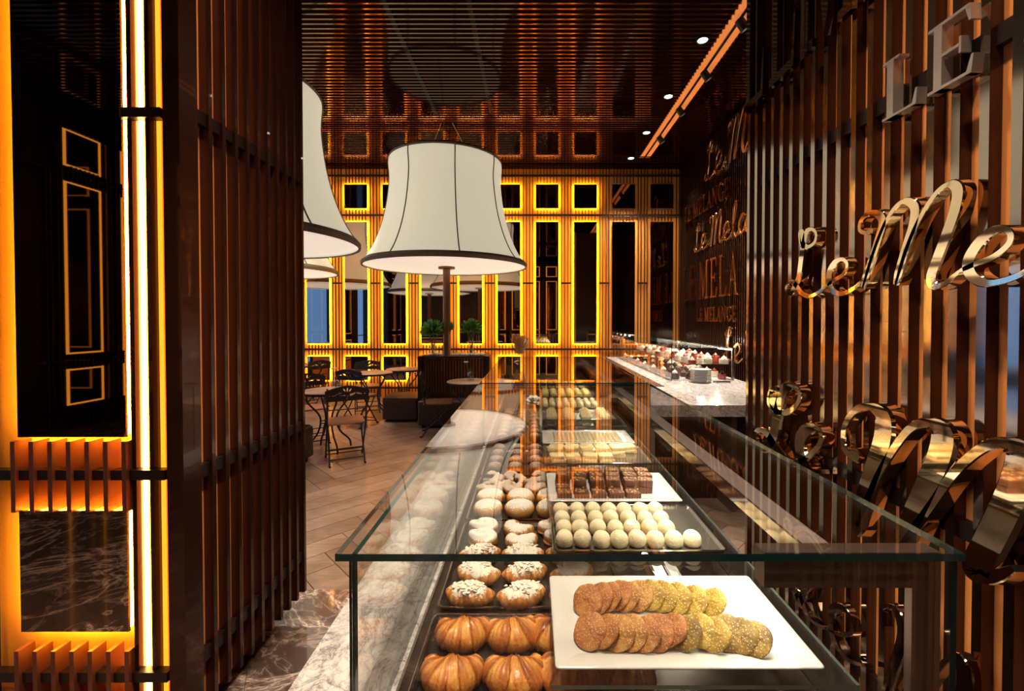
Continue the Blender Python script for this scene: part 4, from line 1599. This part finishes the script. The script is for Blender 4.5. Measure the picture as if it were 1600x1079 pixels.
# first script line, traced on the wall plane
A_L = [(352, 425), (338, 385), (336, 348), (348, 350), (352, 400), (375, 418), (408, 395), (415, 352), (393, 332), (368, 350), (352, 420), (342, 490), (332, 560), (312, 610), (288, 645), (270, 620), (288, 585), (315, 598), (345, 638), (385, 655), (425, 638), (458, 610)]
A_E = [(458, 610), (500, 580), (545, 550), (565, 505), (545, 478), (510, 490), (482, 535), (480, 590), (500, 632), (545, 642), (600, 615), (630, 585)]
A_M = [[(690, 335), (655, 350), (625, 335), (632, 290), (665, 258), (712, 260), (735, 300), (715, 380), (690, 460), (660, 545), (640, 615)],
       [(640, 615), (690, 450), (740, 320), (795, 230), (845, 198), (888, 225), (885, 300), (855, 400), (825, 500), (798, 600)],
       [(798, 600), (850, 430), (910, 290), (985, 170), (1050, 118), (1095, 140), (1085, 230), (1045, 350), (1000, 470), (970, 560), (985, 605), (1040, 590), (1105, 535)]]
A_E2 = [(1105, 535), (1180, 500), (1270, 465), (1345, 400), (1345, 345), (1285, 330), (1205, 390), (1150, 480), (1160, 550), (1225, 590), (1320, 580), (1420, 540), (1500, 480)]


def script_sign(label, paths, mapf, th, tn, dp, mat, X0, group=None):
    S = thing('script_sign', label, 'sign', (0, 0, 0), 0, group)
    for nm, ps in paths:
        mb = MB()
        for p in ps:
            stroke(mb, mapf(p), th, tn, dp, X0)
        build(nm, mb, mat, S, angle=30)
    return S


m1 = lambda p: px_path(p, 3.083, 1140, 250)
S1 = script_sign('gold mirror script lettering Le Me at eye height on the near letter wall', [('letter_l', [A_L]), ('letter_e', [A_E]), ('letter_m', A_M), ('letter_e', [A_E2])], m1, .040, .018, .036, GOLD, LX)
# continuation l a n g e past the frame
base = m1([(1500, 480)])[0]


def cont(y0, z0, h, mat, X0, S, th, tn, dp, word='lange'):
    gl = {'l': [(0, .0), (.25, .5), (.38, .95), (.25, 1.0), (.15, .6), (.15, .15), (.3, .0), (.5, .15)],
          'a': [(.5, .45), (.3, .55), (.08, .3), (.15, .02), (.4, .15), (.55, .5), (.5, .1), (.65, .0), (.8, .15)],
          'n': [(0, .0), (.1, .5), (.12, .05), (.3, .45), (.45, .5), (.45, .1), (.6, .0), (.75, .15)],
          'g': [(.5, .45), (.3, .55), (.08, .3), (.15, .02), (.4, .15), (.55, .5), (.5, -.3), (.3, -.5), (.15, -.35), (.5, -.05), (.75, .15)],
          'e': [(0, .1), (.25, .2), (.45, .38), (.35, .55), (.12, .4), (.12, .1), (.35, .0), (.65, .15)],
          'L': [(.30, .95), (.18, .80), (.35, .72), (.52, .88), (.42, 1.02), (.30, .85), (.26, .4), (.12, .05), (.0, .12), (.12, .2), (.3, .02), (.55, .05), (.7, .15)],
          'M': [(.05, .75), (.0, .9), (.15, 1.0), (.25, .8), (.12, .3), (.05, .0), (.2, .5), (.42, .98), (.5, .8), (.4, .3), (.35, .0), (.55, .6), (.78, 1.02), (.85, .8), (.74, .25), (.82, .0), (1.0, .15)]}
    adv = {'l': .45, 'a': .75, 'n': .7, 'g': .7, 'e': .6, 'L': .65, 'M': .98}
    y = y0
    for ch in word:
        if ch == ' ':
            y -= .25 * h
            continue
        mb = stroke(MB(), [(y - p[0] * h, z0 + p[1] * h) for p in gl[ch]], th, tn, dp, X0, n=6)
        build('letter_' + ch.lower(), mb, mat, S, angle=30)
        y -= adv[ch] * h


cont(base[0] - .02, 1.70, .34, GOLD, LX, S1, .04, .018, .036)

B_L = [(228, 255), (200, 222), (205, 168), (225, 160), (222, 215), (245, 262), (300, 262), (348, 215), (350, 160), (312, 135), (272, 160), (252, 230), (238, 300), (222, 385), (188, 432), (148, 438), (122, 402), (145, 355), (190, 372), (235, 440), (285, 500), (330, 520), (375, 500)]
B_E = [(375, 500), (415, 470), (455, 425), (462, 375), (430, 342), (385, 355), (355, 410), (365, 490), (405, 550), (450, 560)]
B_M = [[(650, 470), (610, 478), (575, 440), (578, 340), (625, 262), (700, 238), (765, 285), (768, 385), (735, 500), (695, 620), (660, 740), (625, 860)],
       [(640, 830), (740, 590), (850, 410), (930, 330), (1010, 320), (1065, 370), (1050, 480), (995, 610), (940, 730), (885, 850), (840, 960)],
       [(860, 930), (1000, 740), (1130, 560), (1270, 440), (1390, 420), (1460, 480), (1430, 620), (1350, 800), (1270, 960), (1230, 1060), (1300, 1090), (1420, 1040)]]
m2 = lambda p: px_path(p, 3.174, 1140, 560)
S2 = script_sign('huge bronze mirror script lettering Le M beside the glass case at counter height', [('letter_l', [B_L]), ('letter_e', [B_E]), ('letter_m', B_M)], m2, .088, .030, .046, GOLD, LX - .008)
cont(.92, .80, .55, GOLD, LX - .008, S2, .08, .03, .046, 'e')
S3 = thing('script_sign', 'small bronze script lettering low on the near letter wall, seen through the front glass', 'sign', (0, 0, 0))
cont(2.02, .30, .34, DARKLET, LX, S3, .045, .016, .03, 'Le Mel')

# serif capitals
SERIF = {
    'L': ([[(.10, 0), (.30, 0), (.26, .05), (.26, .95), (.30, 1), (.10, 1), (.14, .95), (.14, .05)], [(.05, 0), (.65, 0), (.65, .04), (.05, .04)], [(.05, .96), (.36, .96), (.36, 1), (.05, 1)], [(.58, .0), (.66, .0), (.68, .26), (.65, .26)]], .74),
    'E': ([[(.14, 0), (.26, 0), (.26, 1), (.14, 1)], [(.05, 0), (.65, 0), (.65, .045), (.05, .045)], [(.05, .955), (.63, .955), (.63, 1), (.05, 1)], [(.26, .48), (.50, .48), (.50, .525), (.26, .525)], [(.58, .0), (.66, .0), (.69, .26), (.66, .26)], [(.56, 1), (.63, 1), (.65, .76), (.62, .76)], [(.49, .38), (.52, .38), (.52, .62), (.49, .62)]], .76),
    'M': ([[(.10, 0), (.155, 0), (.155, 1), (.10, 1)], [(.80, 0), (.92, 0), (.92, 1), (.80, 1)], [(.10, 1), (.24, 1), (.53, .12), (.46, .0)], [(.46, 0), (.53, .1), (.82, 1), (.80, 1)], [(.02, 0), (.24, 0), (.24, .04), (.02, .04)], [(.70, 0), (1.02, 0), (1.02, .04), (.70, .04)], [(.02, .96), (.2, .96), (.2, 1), (.02, 1)], [(.82, .96), (1.02, .96), (1.02, 1), (.82, 1)]], 1.08),
    'A': ([[(.08, 0), (.13, 0), (.44, .9), (.42, 1)], [(.62, 0), (.76, 0), (.46, 1), (.40, 1)], [(.22, .33), (.62, .33), (.62, .375), (.22, .375)], [(.0, 0), (.22, 0), (.22, .04), (.0, .04)], [(.54, 0), (.84, 0), (.84, .04), (.54, .04)]], .86),
    'N': ([[(.12, 0), (.165, 0), (.165, 1), (.12, 1)], [(.74, 0), (.785, 0), (.785, 1), (.74, 1)], [(.12, 1), (.27, 1), (.785, .0), (.70, .0)], [(.02, 0), (.27, 0), (.27, .04), (.02, .04)], [(.64, .96), (.88, .96), (.88, 1), (.64, 1)], [(.02, .96), (.2, .96), (.2, 1), (.02, 1)]], .92),
}
garc = [(.5 + .42 * cos(radians(a)), .5 + .5 * sin(radians(a))) for a in range(45, 330, 15)]
gin = [(.52 + .28 * cos(radians(a)), .5 + .44 * sin(radians(a))) for a in range(45, 330, 15)]
SERIF['G'] = ([[garc[i], garc[i + 1], gin[i + 1], gin[i]] for i in range(len(garc) - 1)] + [[(.72, .08), (.84, .12), (.84, .42), (.72, .42)], [(.62, .39), (.94, .39), (.94, .43), (.62, .43)], [(.78, .72), (.82, .72), (.84, .95), (.80, .9)]], .98)


def serif_sign(label, word, y0, z0, h, X0, dp, mat, wx=1.0, sp_=.0, group=None):
    S = thing('serif_sign', label, 'sign', (X0, y0, z0), 0, group)
    y = 0
    for ch in word:
        if ch == ' ':
            y -= .42 * h * wx
            continue
        polys, adv = SERIF[ch]
        mb = MB()
        for k, P in enumerate(polys):
            mb.prism([(p[0] * h * wx, p[1] * h) for p in P], .0004 * k, dp - .0004 * k, 0, lambda a, b, c, y=y: (c, y - a, b))
        build('letter_' + ch.lower(), mb, mat, S, smooth=False)
        y -= (adv + sp_) * h * wx
    return S


serif_sign('silver serif capitals LE high on the near letter wall', 'LE MELANGE', 1.545, 2.282, .195, LX, .035, SILVER, 1.12, .06)
serif_sign('dark mirror serif capitals, largest letters, at the top of the near letter wall', 'LEM', 2.56, 2.78, .95, LX, .03, DARKLET, .36, .06)

# far letter wall
FX = XR - .10
serif_sign('copper capitals LE MELANGE at the top of the far letter wall', 'LE MELANGE', 8.75, 3.50, .30, FX, .04, GOLD_FAR, .78, .05)
serif_sign('copper capitals LE MELANGE low on the far letter wall above the bar cabinet', 'LE MELANGE', 8.10, 1.58, .24, FX, .04, GOLD_FAR, .78, .06)
serif_sign('biggest bronze mirror capitals LE ME across the far letter wall', 'LE MELA', 8.85, 1.98, .66, FX, .05, GOLD_FAR, .62, .10)
Sx = thing('script_sign', 'copper script lettering Le Melan midway up the far letter wall', 'sign', (0, 0, 0))
cont(8.25, 2.85, .50, GOLD_FAR, FX, Sx, .06, .025, .04, 'Le Melange')
Sy = thing('script_sign', 'copper script lettering near the ceiling on the far letter wall', 'sign', (0, 0, 0))
cont(7.75, 4.0, .62, GOLD_FAR, FX, Sy, .075, .03, .04, 'Le Mel')
Sz = thing('script_sign', 'lowest copper script lettering on the far letter wall behind the cabinet', 'sign', (0, 0, 0))
cont(6.95, .98, .50, GOLD_FAR, FX, Sz, .07, .03, .04, 'Le Me')
